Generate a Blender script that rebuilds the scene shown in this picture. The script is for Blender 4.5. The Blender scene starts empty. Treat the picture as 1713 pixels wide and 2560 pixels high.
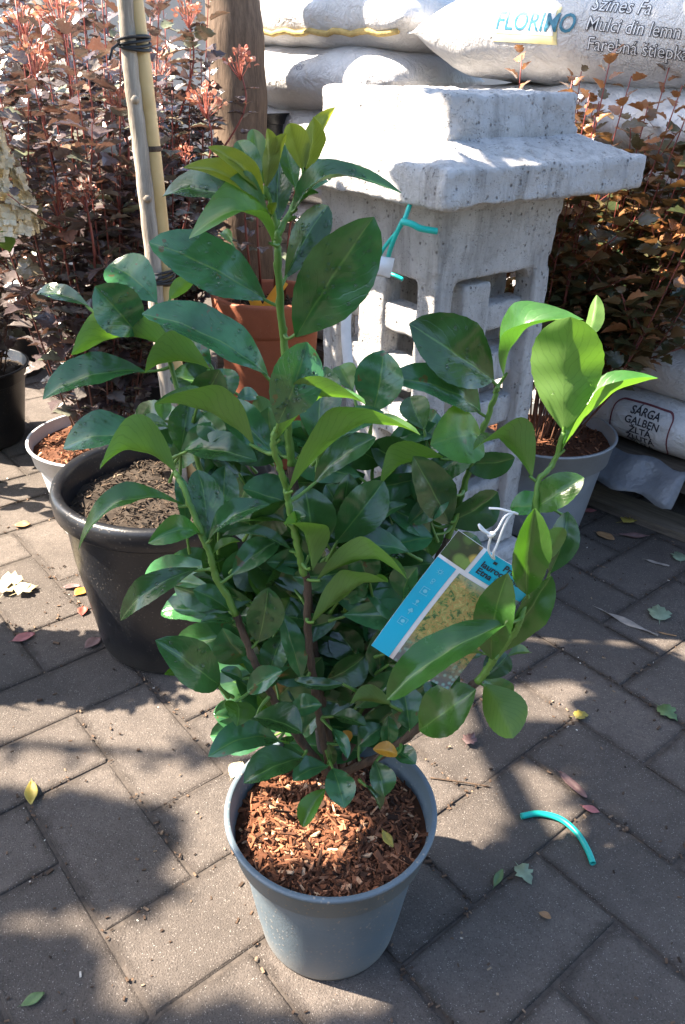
import bpy, bmesh, math, random
from mathutils import Vector, Matrix, Quaternion, noise
from mathutils.bvhtree import BVHTree
R = math.radians
sc = bpy.context.scene
C = sc.collection

# ------------------------------------------------------------------ camera
FPX, CXP, CYP = 2020.0, 856.5, 1280.0          # photograph is 1713 x 2560
PITCH, ROLL, H = R(29.05), R(1.5), 0.984
cp, sp, cr, sr = math.cos(PITCH), math.sin(PITCH), math.cos(ROLL), math.sin(ROLL)
_R, _U, _F = Vector((1, 0, 0)), Vector((0, sp, cp)), Vector((0, cp, -sp))
cam_right = _R * cr + _U * sr
cam_up = _U * cr - _R * sr
cam_data = bpy.data.cameras.new('camera')
cam = bpy.data.objects.new('camera', cam_data); C.objects.link(cam)
cam_data.sensor_fit = 'VERTICAL'; cam_data.angle = 2 * math.atan(1280 / FPX)
cam_data.clip_start = 0.02; cam_data.clip_end = 400
m3 = Matrix((cam_right, cam_up, -_F)).transposed()
cam.matrix_world = Matrix.Translation((0, 0, H)) @ m3.to_4x4()
sc.camera = cam
CAMP = Vector((0, 0, H))

# ------------------------------------------------------------------ light
SUN_EL, SUN_AZ = R(50), R(-85)                  # azimuth clockwise from +Y
to_sun = Vector((math.sin(SUN_AZ) * math.cos(SUN_EL), math.cos(SUN_AZ) * math.cos(SUN_EL), math.sin(SUN_EL)))
sd = bpy.data.lights.new('sun', 'SUN'); sd.energy = 5.0; sd.angle = R(0.55); sd.color = (1.0, 0.865, 0.70)
sun = bpy.data.objects.new('sun', sd); C.objects.link(sun)
sun.rotation_euler = (-to_sun).to_track_quat('-Z', 'Y').to_euler()
w = bpy.data.worlds.new('World'); sc.world = w; w.use_nodes = True
nt = w.node_tree
sky = nt.nodes.new('ShaderNodeTexSky'); sky.sky_type = 'NISHITA'; sky.sun_disc = False
sky.sun_elevation = SUN_EL; sky.sun_rotation = SUN_AZ; sky.air_density = 1.0; sky.dust_density = 1.5
nt.links.new(sky.outputs[0], nt.nodes['Background'].inputs[0]); nt.nodes['Background'].inputs[1].default_value = 0.085
sc.view_settings.view_transform = 'Standard'; sc.view_settings.look = 'None'
sc.view_settings.exposure = 2.52; sc.view_settings.gamma = 1.0
sc.view_settings.use_curve_mapping = False
sc.cycles.max_bounces = 5; sc.cycles.diffuse_bounces = 3; sc.cycles.glossy_bounces = 2; sc.cycles.transmission_bounces = 3; sc.cycles.transparent_max_bounces = 4

# ------------------------------------------------------------------ helpers
def ray(x, y):
    a, b = (x - CXP) / FPX, (CYP - y) / FPX
    a, b = a * cr - b * sr, a * sr + b * cr
    return Vector((a, cp + b * sp, -sp + b * cp))
def at_y(x, y, Y):
    d = ray(x, y); return CAMP + d * (Y / d.y)
def at_z(x, y, z=0.0):
    d = ray(x, y); return CAMP + d * ((z - H) / d.z)

def tag(o, label=None, cat=None, group=None, kind=None):
    if label: o['label'] = label
    if cat: o['category'] = cat
    if group: o['group'] = group
    if kind: o['kind'] = kind
    return o
def empty(name, loc=(0, 0, 0), rz=0.0):
    o = bpy.data.objects.new(name, None); C.objects.link(o); o.location = loc; o.rotation_euler = (0, 0, rz)
    o.empty_display_size = 0.05
    return o
def link(name, me, parent=None, loc=None, rot=None, keep=False):
    o = bpy.data.objects.new(name, me); C.objects.link(o)
    if parent is not None:
        o.parent = parent
        if keep:                                   # mesh given in world coordinates: undo the parent's place
            o.matrix_parent_inverse = pmat(parent).inverted()
    if loc is not None: o.location = loc
    if rot is not None: o.rotation_euler = rot
    return o
def pmat(o):
    m = Matrix.LocRotScale(o.location, o.rotation_euler, o.scale)
    if o.parent is not None: m = pmat(o.parent) @ o.matrix_parent_inverse @ m
    return m
def mesh(name, v, f, mats, smooth=True, midx=None, uv=None, col=None):
    me = bpy.data.meshes.new(name); me.from_pydata([tuple(p) for p in v], [], f)
    for m in (mats if isinstance(mats, (list, tuple)) else [mats]): me.materials.append(m)
    if smooth: me.polygons.foreach_set('use_smooth', [True] * len(me.polygons))
    if midx: me.polygons.foreach_set('material_index', midx)
    if uv:
        ul = me.uv_layers.new(name='UVMap')
        for lp in me.loops: ul.data[lp.index].uv = uv[lp.vertex_index]
    if col:
        a = me.attributes.new('rnd', 'FLOAT', 'POINT'); a.data.foreach_set('value', col)
    me.update(); return me
class MB:
    """collects simple shapes into one mesh"""
    def __init__(s): s.v = []; s.f = []; s.mi = []; s.c = []
    def add(s, v, f, mi=0, c=0.0):
        o = len(s.v); s.v += [Vector(p) for p in v]; s.f += [tuple(i + o for i in q) for q in f]
        s.mi += [mi] * len(f); s.c += [c] * len(v)
    def box(s, c, d, m=None, mi=0, col=0.0):
        x, y, z = d[0] / 2, d[1] / 2, d[2] / 2
        v = [Vector((a, b, e)) for a in (-x, x) for b in (-y, y) for e in (-z, z)]
        if m is not None: v = [m @ p for p in v]
        v = [p + Vector(c) for p in v]
        s.add(v, [(0, 1, 3, 2), (4, 6, 7, 5), (0, 4, 5, 1), (2, 3, 7, 6), (0, 2, 6, 4), (1, 5, 7, 3)], mi, col)
    def tube(s, pts, rad, n=8, mi=0, cap=True, col=0.0):
        pts = [Vector(p) for p in pts]; rs = rad if isinstance(rad, (list, tuple)) else [rad] * len(pts)
        v = []; up = None
        for i, p in enumerate(pts):
            t = (pts[min(i + 1, len(pts) - 1)] - pts[max(i - 1, 0)]).normalized()
            if up is None: up = t.orthogonal().normalized()
            up = (up - t * up.dot(t)); up = up.normalized() if up.length > 1e-6 else t.orthogonal().normalized()
            b = t.cross(up)
            for k in range(n):
                a = 2 * math.pi * k / n; v.append(p + (up * math.cos(a) + b * math.sin(a)) * rs[i])
        f = [(i * n + k, i * n + (k + 1) % n, (i + 1) * n + (k + 1) % n, (i + 1) * n + k) for i in range(len(pts) - 1) for k in range(n)]
        if cap: f += [tuple(range(n))[::-1], tuple((len(pts) - 1) * n + k for k in range(n))]
        s.add(v, f, mi, col)
    def build(s, name, mats, parent=None, smooth=True, keep=False, kind=None):
        o = link(name, mesh(name, s.v, s.f, mats, smooth, s.mi, None, s.c), parent, keep=keep)
        if kind: o['kind'] = kind
        return o
def spline(pts, n):
    """Catmull-Rom through points (any tuple length)"""
    pts = [Vector(p) for p in pts]; q = [pts[0] * 2 - pts[1]] + pts + [pts[-1] * 2 - pts[-2]]; out = []
    for i in range(len(pts) - 1):
        a, b, c, d = q[i:i + 4]
        for k in range(n):
            t = k / n
            out.append(0.5 * ((2 * b) + (c - a) * t + (2 * a - 5 * b + 4 * c - d) * t * t + (3 * b - a - 3 * c + d) * t ** 3))
    out.append(pts[-1]); return out
def lathe(prof, n=64, wob=0.0, seed=0):
    v = []; f = []
    for i, (r, z) in enumerate(prof):
        for k in range(n):
            a = 2 * math.pi * k / n
            rr = r * (1 + wob * math.sin(2 * a + seed) + wob * .5 * math.sin(3 * a + seed * 2))
            v.append((rr * math.cos(a), rr * math.sin(a), z))
    for i in range(len(prof) - 1):
        for k in range(n):
            f.append((i * n + k, i * n + (k + 1) % n, (i + 1) * n + (k + 1) % n, (i + 1) * n + k))
    return v, f

# ------------------------------------------------------------------ materials
def newmat(name):
    m = bpy.data.materials.new(name); m.use_nodes = True; nt = m.node_tree
    return m, nt, nt.nodes['Principled BSDF']
def N(nt, t, **k):
    n = nt.nodes.new(t)
    for a, b in k.items():
        if a.startswith('i_'): n.inputs[int(a[2:]) if a[2:].isdigit() else a[2:]].default_value = b
        else: setattr(n, a, b)
    return n
def L(nt, a, b): nt.links.new(a, b)
def ramp(nt, fac, stops, interp='LINEAR'):
    r = nt.nodes.new('ShaderNodeValToRGB'); r.color_ramp.interpolation = interp
    while len(r.color_ramp.elements) < len(stops): r.color_ramp.elements.new(0.5)
    for e, (p, c) in zip(r.color_ramp.elements, stops):
        e.position = p; e.color = (c[0], c[1], c[2], 1) if len(c) == 3 else c
    L(nt, fac, r.inputs[0]); return r.outputs[0]
def tex(nt, coord, scale, detail=4, rough=0.6, dist=0.0):
    n = N(nt, 'ShaderNodeTexNoise'); n.inputs['Scale'].default_value = scale; n.inputs['Detail'].default_value = detail
    n.inputs['Roughness'].default_value = rough; n.inputs['Distortion'].default_value = dist
    if coord is not None: L(nt, coord, n.inputs['Vector'])
    return n.outputs[0]
def voro(nt, coord, scale, feat='F1', rnd=1.0):
    n = N(nt, 'ShaderNodeTexVoronoi'); n.feature = feat; n.inputs['Scale'].default_value = scale
    n.inputs['Randomness'].default_value = rnd
    if coord is not None: L(nt, coord, n.inputs['Vector'])
    return n
def mixc(nt, fac, a, b, mode='MIX'):
    n = N(nt, 'ShaderNodeMix', data_type='RGBA', blend_type=mode)
    for s, x in ((0, fac), (6, a), (7, b)):
        if isinstance(x, (int, float)): n.inputs[s].default_value = x
        elif isinstance(x, tuple): n.inputs[s].default_value = (x[0], x[1], x[2], 1)
        else: L(nt, x, n.inputs[s])
    return n.outputs[2]
def mth(nt, op, a, b=None, c=None, clamp=False):
    n = N(nt, 'ShaderNodeMath', operation=op); n.use_clamp = clamp
    for i, x in enumerate((a, b, c)):
        if x is None: continue
        if isinstance(x, (int, float)): n.inputs[i].default_value = x
        else: L(nt, x, n.inputs[i])
    return n.outputs[0]
def bump(nt, b, h, strength=0.3, dist=0.01, chain=None):
    n = N(nt, 'ShaderNodeBump'); n.inputs['Strength'].default_value = strength; n.inputs['Distance'].default_value = dist
    L(nt, h, n.inputs['Height'])
    if chain is not None: L(nt, chain, n.inputs['Normal'])
    if b is not None: L(nt, n.outputs[0], b.inputs['Normal'])
    return n.outputs[0]
def wpos(nt): return N(nt, 'ShaderNodeNewGeometry').outputs['Position']
def opos(nt): return N(nt, 'ShaderNodeTexCoord').outputs['Object']
def orand(nt): return N(nt, 'ShaderNodeObjectInfo').outputs['Random']
def attr(nt, name='rnd'):
    n = N(nt, 'ShaderNodeAttribute'); n.attribute_name = name; return n.outputs['Fac']

def flat(name, c, rough=0.5, spec=0.5, bmp=None, var=0.15, nscale=30):
    m, nt, b = newmat(name); p = opos(nt)
    n = tex(nt, p, nscale, 5)
    col = ramp(nt, n, [(0.25, tuple(x * (1 - var) for x in c)), (0.75, tuple(min(1, x * (1 + var)) for x in c))])
    L(nt, col, b.inputs['Base Color']); b.inputs['Roughness'].default_value = rough; b.inputs['Specular IOR Level'].default_value = spec
    if bmp: bump(nt, b, tex(nt, p, bmp[0], 4), bmp[1], bmp[2])
    return m

S = 0.1345
def mat_paver():
    m, nt, b = newmat('concrete_paver'); p = wpos(nt)
    big = tex(nt, p, 7, 4, .6); mid = tex(nt, p, 60, 5, .75); fine = tex(nt, p, 420, 3, .7)
    base = ramp(nt, big, [(0.3, (.088, .074, .065)), (0.7, (.140, .118, .103))])
    o = mth(nt, 'MULTIPLY_ADD', orand(nt), .34, .83)
    base = mixc(nt, 1.0, base, o, 'MULTIPLY')
    base = mixc(nt, mth(nt, 'MULTIPLY', ramp(nt, mid, [(0.42, (0, 0, 0)), (0.66, (1, 1, 1))]), .45), base, (.070, .060, .054))
    edge_coord = N(nt, 'ShaderNodeTexCoord').outputs['Object']; se = N(nt, 'ShaderNodeSeparateXYZ'); L(nt, edge_coord, se.inputs[0])
    ex_ = mth(nt, 'SUBTRACT', S, mth(nt, 'ABSOLUTE', se.outputs[0])); ey_ = mth(nt, 'SUBTRACT', S / 2, mth(nt, 'ABSOLUTE', se.outputs[1]))
    ed = mth(nt, 'MINIMUM', ex_, ey_); ed = mth(nt, 'ADD', ed, mth(nt, 'MULTIPLY', mth(nt, 'SUBTRACT', tex(nt, p, 28, 5, .7), .5), .035))
    base = mixc(nt, ramp(nt, ed, [(0.0, (1, 1, 1)), (0.004, (.85, .85, .85)), (0.016, (0, 0, 0))]), base, (.060, .049, .042))
    g = voro(nt, p, 360); gr = ramp(nt, g.outputs['Distance'], [(0.18, (1, 1, 1)), (0.3, (0, 0, 0))])
    g2 = tex(nt, p, 180, 2); gsel = mth(nt, 'MULTIPLY', gr, ramp(nt, g2, [(0.47, (0, 0, 0)), (0.60, (1, 1, 1))]))
    base = mixc(nt, gsel, base, (.30, .27, .245))
    pit = ramp(nt, fine, [(0.3, (.45, .45, .45)), (0.5, (1, 1, 1))])
    base = mixc(nt, .85, base, pit, 'MULTIPLY')
    L(nt, base, b.inputs['Base Color']); b.inputs['Roughness'].default_value = .82; b.inputs['Specular IOR Level'].default_value = .35
    c1 = bump(nt, None, mid, .5, .003); bump(nt, b, fine, 1.0, .0030, c1)
    return m
def mat_dirt(name='joint_dirt', a=(.034, .028, .024), c=(.095, .078, .066)):
    m, nt, b = newmat(name); p = wpos(nt); n = tex(nt, p, 90, 6, .7)
    L(nt, ramp(nt, n, [(0.3, a), (0.72, c)]), b.inputs['Base Color']); b.inputs['Roughness'].default_value = .95
    bump(nt, b, n, .8, .004); return m
def mat_concrete():
    m, nt, b = newmat('cast_concrete'); p = opos(nt)
    big = tex(nt, p, 7, 5, .65); mid = tex(nt, p, 35, 5, .7)
    col = ramp(nt, big, [(0.3, (.44, .43, .425)), (0.52, (.57, .56, .555)), (0.72, (.68, .67, .665))])
    col = mixc(nt, mth(nt, 'MULTIPLY', ramp(nt, mid, [(0.55, (0, 0, 0)), (0.75, (1, 1, 1))]), .5), col, (.24, .225, .21))
    # pores of several sizes, only here and there
    v1 = voro(nt, p, 85).outputs['Distance']; s1 = tex(nt, p, 22, 3)
    pore = mth(nt, 'MULTIPLY', ramp(nt, v1, [(0.10, (1, 1, 1)), (0.26, (0, 0, 0))]), ramp(nt, s1, [(0.46, (0, 0, 0)), (0.58, (1, 1, 1))]))
    v2 = voro(nt, p, 260).outputs['Distance']; s2 = tex(nt, p, 60, 3)
    pore2 = mth(nt, 'MULTIPLY', ramp(nt, v2, [(0.12, (1, 1, 1)), (0.32, (0, 0, 0))]), ramp(nt, s2, [(0.48, (0, 0, 0)), (0.64, (1, 1, 1))]))
    pr = mth(nt, 'MAXIMUM', pore, pore2)
    col = mixc(nt, mth(nt, 'MULTIPLY', pr, .75), col, (.11, .10, .095))
    mp = N(nt, 'ShaderNodeMapping'); mp.inputs['Scale'].default_value = (1, 1, .12); L(nt, p, mp.inputs[0])
    stn = ramp(nt, tex(nt, mp.outputs[0], 30, 5, .7), [(0.5, (0, 0, 0)), (0.72, (1, 1, 1))])
    col = mixc(nt, mth(nt, 'MULTIPLY', stn, .7), col, (.22, .21, .205))
    L(nt, col, b.inputs['Base Color']); b.inputs['Roughness'].default_value = .9; b.inputs['Specular IOR Level'].default_value = .25
    c1 = bump(nt, None, tex(nt, p, 160, 6, .75), 1.0, .006)
    c2 = bump(nt, None, mid, .5, .006, c1)
    bump(nt, b, mth(nt, 'SUBTRACT', 1.0, pr), .8, .004, c2)
    return m
def mat_leaf(name, top, under, trans, tw=.32, rough=.33, hue=.25):
    """glossy broad leaf: UV x runs along the blade, y across it"""
    m, nt, b = newmat(name); out = nt.nodes['Material Output']
    uvn = N(nt, 'ShaderNodeUVMap'); sep = N(nt, 'ShaderNodeSeparateXYZ'); L(nt, uvn.outputs[0], sep.inputs[0])
    u, v = sep.outputs[0], sep.outputs[1]
    av = mth(nt, 'ABSOLUTE', mth(nt, 'SUBTRACT', v, .5))
    p = opos(nt); n1 = tex(nt, p, 28, 4); n2 = tex(nt, p, 160, 3)
    rib = mth(nt, 'SUBTRACT', 1.3, mth(nt, 'MULTIPLY', av, 48), clamp=True)
    ph = mth(nt, 'SUBTRACT', mth(nt, 'MULTIPLY', u, 9.0), mth(nt, 'MULTIPLY', av, 8.0))
    ph = mth(nt, 'ADD', ph, mth(nt, 'MULTIPLY', n1, 2.2))
    vein = ramp(nt, mth(nt, 'ABSOLUTE', mth(nt, 'SUBTRACT', mth(nt, 'FRACT', ph), .5)), [(0.0, (1, 1, 1)), (0.10, (0, 0, 0))])
    rv = orand(nt)
    t = mixc(nt, ramp(nt, n1, [(0.3, (0, 0, 0)), (0.7, (1, 1, 1))]), tuple(x * .6 for x in top), tuple(x * 1.35 for x in top))
    hs = N(nt, 'ShaderNodeHueSaturation'); hs.inputs['Saturation'].default_value = 1.0
    L(nt, mth(nt, 'MULTIPLY_ADD', rv, .05, .475), hs.inputs['Hue']); L(nt, mth(nt, 'MULTIPLY_ADD', rv, .7, .6), hs.inputs['Value']); L(nt, t, hs.inputs['Color'])
    t = mixc(nt, mth(nt, 'MULTIPLY', vein, .12), hs.outputs[0], under)
    t = mixc(nt, mth(nt, 'MULTIPLY', rib, .75), t, tuple(min(1, x * 1.6) for x in under))
    sp_ = mth(nt, 'MULTIPLY', ramp(nt, tex(nt, p, 75, 3, .5), [(0.66, (0, 0, 0)), (0.69, (1, 1, 1))]), ramp(nt, rv, [(0.55, (0, 0, 0)), (0.6, (1, 1, 1))]))
    t = mixc(nt, mth(nt, 'MULTIPLY', sp_, .8), t, (.13, .065, .028))
    und = mixc(nt, mth(nt, 'MULTIPLY', vein, .5), under, tuple(x * .45 for x in under))
    geo = N(nt, 'ShaderNodeNewGeometry')
    col = mixc(nt, geo.outputs['Backfacing'], t, und)
    L(nt, col, b.inputs['Base Color'])
    L(nt, mth(nt, 'MULTIPLY_ADD', geo.outputs['Backfacing'], .25, mth(nt, 'MULTIPLY_ADD', n1, .22, rough - .14)), b.inputs['Roughness'])
    b.inputs['Specular IOR Level'].default_value = .75
    drops = mth(nt, 'MULTIPLY', ramp(nt, voro(nt, p, 260).outputs['Distance'], [(0.0, (1, 1, 1)), (0.28, (0, 0, 0))]), ramp(nt, tex(nt, p, 45, 2), [(0.5, (0, 0, 0)), (0.62, (1, 1, 1))]))
    c0 = bump(nt, None, mth(nt, 'ADD', mth(nt, 'MULTIPLY', vein, .6), rib), .13, -.0014)
    c1 = bump(nt, None, tex(nt, p, 20, 1, .4), .45, .02, c0)
    bump(nt, b, drops, .07, .0010, c1)
    tr = N(nt, 'ShaderNodeBsdfTranslucent')
    tcol = mixc(nt, mth(nt, 'MULTIPLY', mth(nt, 'MAXIMUM', vein, rib), .32), trans, tuple(x * .55 for x in trans))
    L(nt, tcol, tr.inputs['Color'])
    mx = N(nt, 'ShaderNodeMixShader'); mx.inputs[0].default_value = tw
    L(nt, b.outputs[0], mx.inputs[1]); L(nt, tr.outputs[0], mx.inputs[2]); L(nt, mx.outputs[0], out.inputs[0])
    return m
def mat_small_leaf(name, stops, trans, tw=.25, rough=.45, use_attr=True):
    m, nt, b = newmat(name); out = nt.nodes['Material Output']
    r = attr(nt) if use_attr else orand(nt)
    col = ramp(nt, r, stops); L(nt, col, b.inputs['Base Color']); b.inputs['Roughness'].default_value = rough
    b.inputs['Specular IOR Level'].default_value = .8
    bump(nt, b, tex(nt, wpos(nt), 120, 3), .5, .004)
    tr = N(nt, 'ShaderNodeBsdfTranslucent'); tr.inputs['Color'].default_value = (*trans, 1)
    mx = N(nt, 'ShaderNodeMixShader'); mx.inputs[0].default_value = tw
    L(nt, b.outputs[0], mx.inputs[1]); L(nt, tr.outputs[0], mx.inputs[2]); L(nt, mx.outputs[0], out.inputs[0])
    return m
def mat_attr(name, stops, rough=.9, bmp=(200, .6, .003), spec=.3):
    m, nt, b = newmat(name); p = wpos(nt)
    r = mth(nt, 'ADD', attr(nt), mth(nt, 'MULTIPLY', mth(nt, 'SUBTRACT', tex(nt, p, 150, 4), .5), .35))
    L(nt, ramp(nt, r, stops), b.inputs['Base Color']); b.inputs['Roughness'].default_value = rough; b.inputs['Specular IOR Level'].default_value = spec
    bump(nt, b, tex(nt, p, bmp[0], 4), bmp[1], bmp[2]); return m
def mat_plastic(name, c, rough=.42, dirt=.5, dirtc=(.16, .13, .10), spec=.5):
    m, nt, b = newmat(name); p = opos(nt)
    n = tex(nt, p, 14, 5, .65); f = tex(nt, p, 260, 3, .7)
    col = ramp(nt, n, [(0.3, tuple(x * .86 for x in c)), (0.7, tuple(min(1, x * 1.1) for x in c))])
    sep = N(nt, 'ShaderNodeSeparateXYZ'); L(nt, p, sep.inputs[0])
    splash = mth(nt, 'MULTIPLY', ramp(nt, voro(nt, p, 150).outputs['Distance'], [(0.1, (1, 1, 1)), (0.28, (0, 0, 0))]), ramp(nt, tex(nt, p, 22, 4, .7), [(0.42, (0, 0, 0)), (0.56, (1, 1, 1))]))
    low = ramp(nt, mth(nt, 'ADD', sep.outputs[2], mth(nt, 'MULTIPLY', n, .08)), [(0.03, (1, 1, 1)), (0.10, (0, 0, 0))])
    msk = mth(nt, 'MULTIPLY', mth(nt, 'MAXIMUM', splash, mth(nt, 'MULTIPLY', low, mth(nt, 'MULTIPLY', f, 1.1))), dirt)
    L(nt, mixc(nt, msk, col, dirtc), b.inputs['Base Color'])
    L(nt, mth(nt, 'MULTIPLY_ADD', n, .2, mth(nt, 'MULTIPLY_ADD', msk, .4, rough - .1)), b.inputs['Roughness']); b.inputs['Specular IOR Level'].default_value = spec
    c1 = bump(nt, None, n, .15, .004); bump(nt, b, mth(nt, 'ADD', f, splash), .2, .0012, c1); return m
def mat_sack():
    m, nt, b = newmat('white_woven_film'); p = opos(nt); out = nt.nodes['Material Output']
    n = tex(nt, p, 6, 5, .7); n2 = tex(nt, p, 26, 5, .65, .6)
    col = ramp(nt, n, [(0.3, (.48, .475, .475)), (0.65, (.62, .615, .62))])
    col = mixc(nt, mth(nt, 'MULTIPLY', ramp(nt, n2, [(0.58, (0, 0, 0)), (0.75, (1, 1, 1))]), .3), col, (.42, .37, .30))
    L(nt, col, b.inputs['Base Color']); b.inputs['Roughness'].default_value = .38; b.inputs['Specular IOR Level'].default_value = .45
    c1 = bump(nt, None, n2, .8, .016); bump(nt, b, tex(nt, p, 75, 4, .6, 1.0), .35, .004, c1)
    return m
def mat_bark(name, a, c, sc_=(1, 1, .16), scale=60, rough=.9):
    m, nt, b = newmat(name); p = opos(nt); mp = N(nt, 'ShaderNodeMapping'); mp.inputs['Scale'].default_value = sc_; L(nt, p, mp.inputs[0])
    n = tex(nt, mp.outputs[0], scale, 6, .72, .3)
    L(nt, ramp(nt, n, [(0.32, a), (0.68, c)]), b.inputs['Base Color']); b.inputs['Roughness'].default_value = rough
    bump(nt, b, n, .7, .006); return m

M = {}
M['paver'] = mat_paver(); M['dirt'] = mat_dirt(); M['concrete'] = mat_concrete()
M['leaf_dark'] = mat_leaf('laurel_leaf_mature', (.036, .128, .036), (.085, .165, .042), (.045, .14, .016), .20, .25)
M['leaf_mid'] = mat_leaf('laurel_leaf_green', (.045, .155, .030), (.10, .19, .038), (.085, .25, .016), .30, .28)
M['leaf_lime'] = mat_leaf('laurel_leaf_fresh', (.055, .145, .022), (.095, .19, .034), (.17, .38, .026), .38, .36)
M['leaf_young'] = mat_leaf('laurel_leaf_young', (.13, .18, .020), (.16, .21, .03), (.36, .42, .03), .40, .40)
M['leaf_yellow'] = mat_leaf('laurel_leaf_yellowed', (.60, .32, .02), (.55, .34, .05), (.7, .4, .03), .3, .4)
M['green_stem'] = flat('green_stem', (.10, .21, .035), .45, .5, (80, .3, .002))
M['brown_stem'] = mat_bark('brown_stem', (.035, .022, .015), (.13, .085, .055), scale=120)
M['dark_bark'] = mat_bark('dark_bark', (.03, .027, .025), (.13, .11, .10), scale=120)
M['pot_grey'] = mat_plastic('grey_blue_plastic', (.125, .165, .195), .45, 1.0, (.34, .31, .27))
M['pot_black'] = mat_plastic('black_plastic', (.014, .015, .018), .32, .9, (.10, .088, .075))
M['pot_pale'] = mat_plastic('pale_grey_plastic', (.60, .61, .63), .45, .3, (.30, .26, .21))
M['pot_mid'] = mat_plastic('mid_grey_plastic', (.30, .32, .34), .45, .3, (.24, .20, .16))
M['terracotta'] = mat_plastic('terracotta', (.37, .13, .075), .6, .25, (.5, .33, .25), .3)
M['mulch'] = mat_attr('bark_mulch', [(0.0, (.035, .016, .009)), (0.32, (.12, .046, .022)), (0.66, (.26, .105, .052)), (0.9, (.40, .20, .11)), (1.0, (.55, .37, .23))])
M['soil'] = mat_attr('dark_potting_soil', [(0.0, (.018, .014, .011)), (0.6, (.07, .05, .035)), (0.9, (.19, .13, .085)), (1.0, (.42, .33, .23))])
M['nb_leaf'] = mat_small_leaf('purple_ninebark_leaf', [(0.0, (.065, .050, .055)), (0.4, (.115, .090, .092)), (0.62, (.18, .165, .15)), (0.85, (.17, .20, .13)), (1.0, (.32, .16, .11))], (.20, .10, .07), .13, .22)
M['nb_leaf_o'] = mat_small_leaf('purple_ninebark_leaf_single', [(0.0, (.065, .050, .055)), (0.4, (.115, .090, .092)), (0.62, (.18, .165, .15)), (0.85, (.17, .20, .13)), (1.0, (.32, .16, .11))], (.20, .10, .07), .13, .22, False)
M['cp_leaf'] = mat_small_leaf('copper_ninebark_leaf', [(0.0, (.026, .046, .022)), (0.5, (.050, .070, .030)), (0.74, (.115, .090, .042)), (1.0, (.33, .14, .06))], (.32, .15, .05), .22, .28)
M['cp_leaf_o'] = mat_small_leaf('copper_ninebark_leaf_single', [(0.0, (.026, .046, .022)), (0.5, (.050, .070, .030)), (0.74, (.115, .090, .042)), (1.0, (.33, .14, .06))], (.32, .15, .05), .22, .28, False)
m, nt, b = newmat('red_stem'); p = wpos(nt); sepz = N(nt, 'ShaderNodeSeparateXYZ'); L(nt, p, sepz.inputs[0])
L(nt, ramp(nt, mth(nt, 'ADD', sepz.outputs[2], mth(nt, 'MULTIPLY', tex(nt, p, 20, 3), .2)), [(0.30, (.15, .085, .055)), (0.55, (.16, .045, .036)), (0.95, (.24, .055, .045))]), b.inputs['Base Color']); b.inputs['Roughness'].default_value = .45
M['red_stem'] = m
M['flower_pink'] = mat_small_leaf('pink_seed_head', [(0.0, (.40, .10, .07)), (0.6, (.66, .30, .22)), (1.0, (.80, .60, .46))], (.6, .25, .15), .25, .6)
M['cream'] = mat_small_leaf('cream_petal', [(0.0, (.62, .54, .36)), (1.0, (.80, .76, .62))], (.7, .62, .4), .25, .6)
M['green_leaf'] = mat_small_leaf('plain_green_leaf', [(0.0, (.035, .10, .025)), (1.0, (.08, .19, .04))], (.3, .5, .06), .25, .45)
M['bamboo'] = None
M['trunk'] = mat_bark('tree_trunk_bark', (.075, .050, .035), (.21, .145, .10), scale=75)
M['pale_bark'] = mat_bark('pale_young_bark', (.20, .165, .13), (.47, .41, .34), (1, 1, .12), 70)
M['wood'] = mat_bark('weathered_wood', (.075, .058, .045), (.20, .16, .125), (.1, 1, 1), 60)
M['sack'] = mat_sack()
M['sheet'] = flat('grey_plastic_sheet', (.16, .17, .19), .35, .5, (14, .6, .02))
M['black_print'] = flat('black_print', (.035, .035, .045), .5, .3)
M['grey_print'] = flat('grey_print', (.26, .26, .30), .5, .3)
M['white_print'] = flat('white_print', (.72, .72, .73), .45, .3)
M['blue_print'] = flat('blue_print', (.035, .16, .24), .5, .3, None, .4, 40)
M['cream_print'] = flat('cream_print', (.66, .60, .32), .5, .3, None, .25, 8)
M['maroon_print'] = flat('maroon_print', (.16, .05, .06), .5, .3)
M['white_plastic'] = flat('white_plastic', (.70, .70, .72), .35, .5)
M['cyan_print'] = flat('cyan_print', (.01, .42, .62), .35, .5, None, .04)
M['pale_cyan'] = flat('pale_cyan_print', (.18, .60, .74), .35, .5, None, .05)
M['teal'] = flat('teal_plastic_tube', (.01, .42, .36), .35, .5, None, .1)
M['stitch'] = flat('yellow_stitching', (.52, .38, .15), .8, .2, (200, .8, .003), .3, 60)
M['tie'] = flat('black_rubber_tie', (.02, .02, .022), .5, .4)
M['wall'] = flat('rendered_wall', (.42, .40, .37), .9, .2, (60, .5, .004), .2, 4)
M['string'] = flat('white_string', (.75, .75, .76), .6, .3)
M['yellow_tag'] = flat('yellow_plastic_tag', (.75, .45, .06), .4, .5)
m, nt, b = newmat('bamboo_cane'); p = opos(nt)
L(nt, ramp(nt, tex(nt, p, 20, 5), [(0.3, (.54, .35, .14)), (0.7, (.66, .47, .22))]), b.inputs['Base Color']); b.inputs['Roughness'].default_value = .4; M['bamboo'] = m
m, nt, b = newmat('tag_photo_print'); p = opos(nt)
n1 = voro(nt, p, 200); n2 = tex(nt, p, 25, 4); nz = tex(nt, p, 150, 6, .75, .8)
cl = ramp(nt, nz, [(0.40, (.04, .10, .04)), (0.46, (.18, .28, .08)), (0.51, (.46, .22, .08)), (0.56, (.26, .36, .12)), (0.64, (.62, .36, .14))])
sepn = N(nt, 'ShaderNodeSeparateXYZ'); L(nt, p, sepn.inputs[0])
zz = mth(nt, 'ADD', sepn.outputs[1], mth(nt, 'MULTIPLY', n2, .03))
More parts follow.
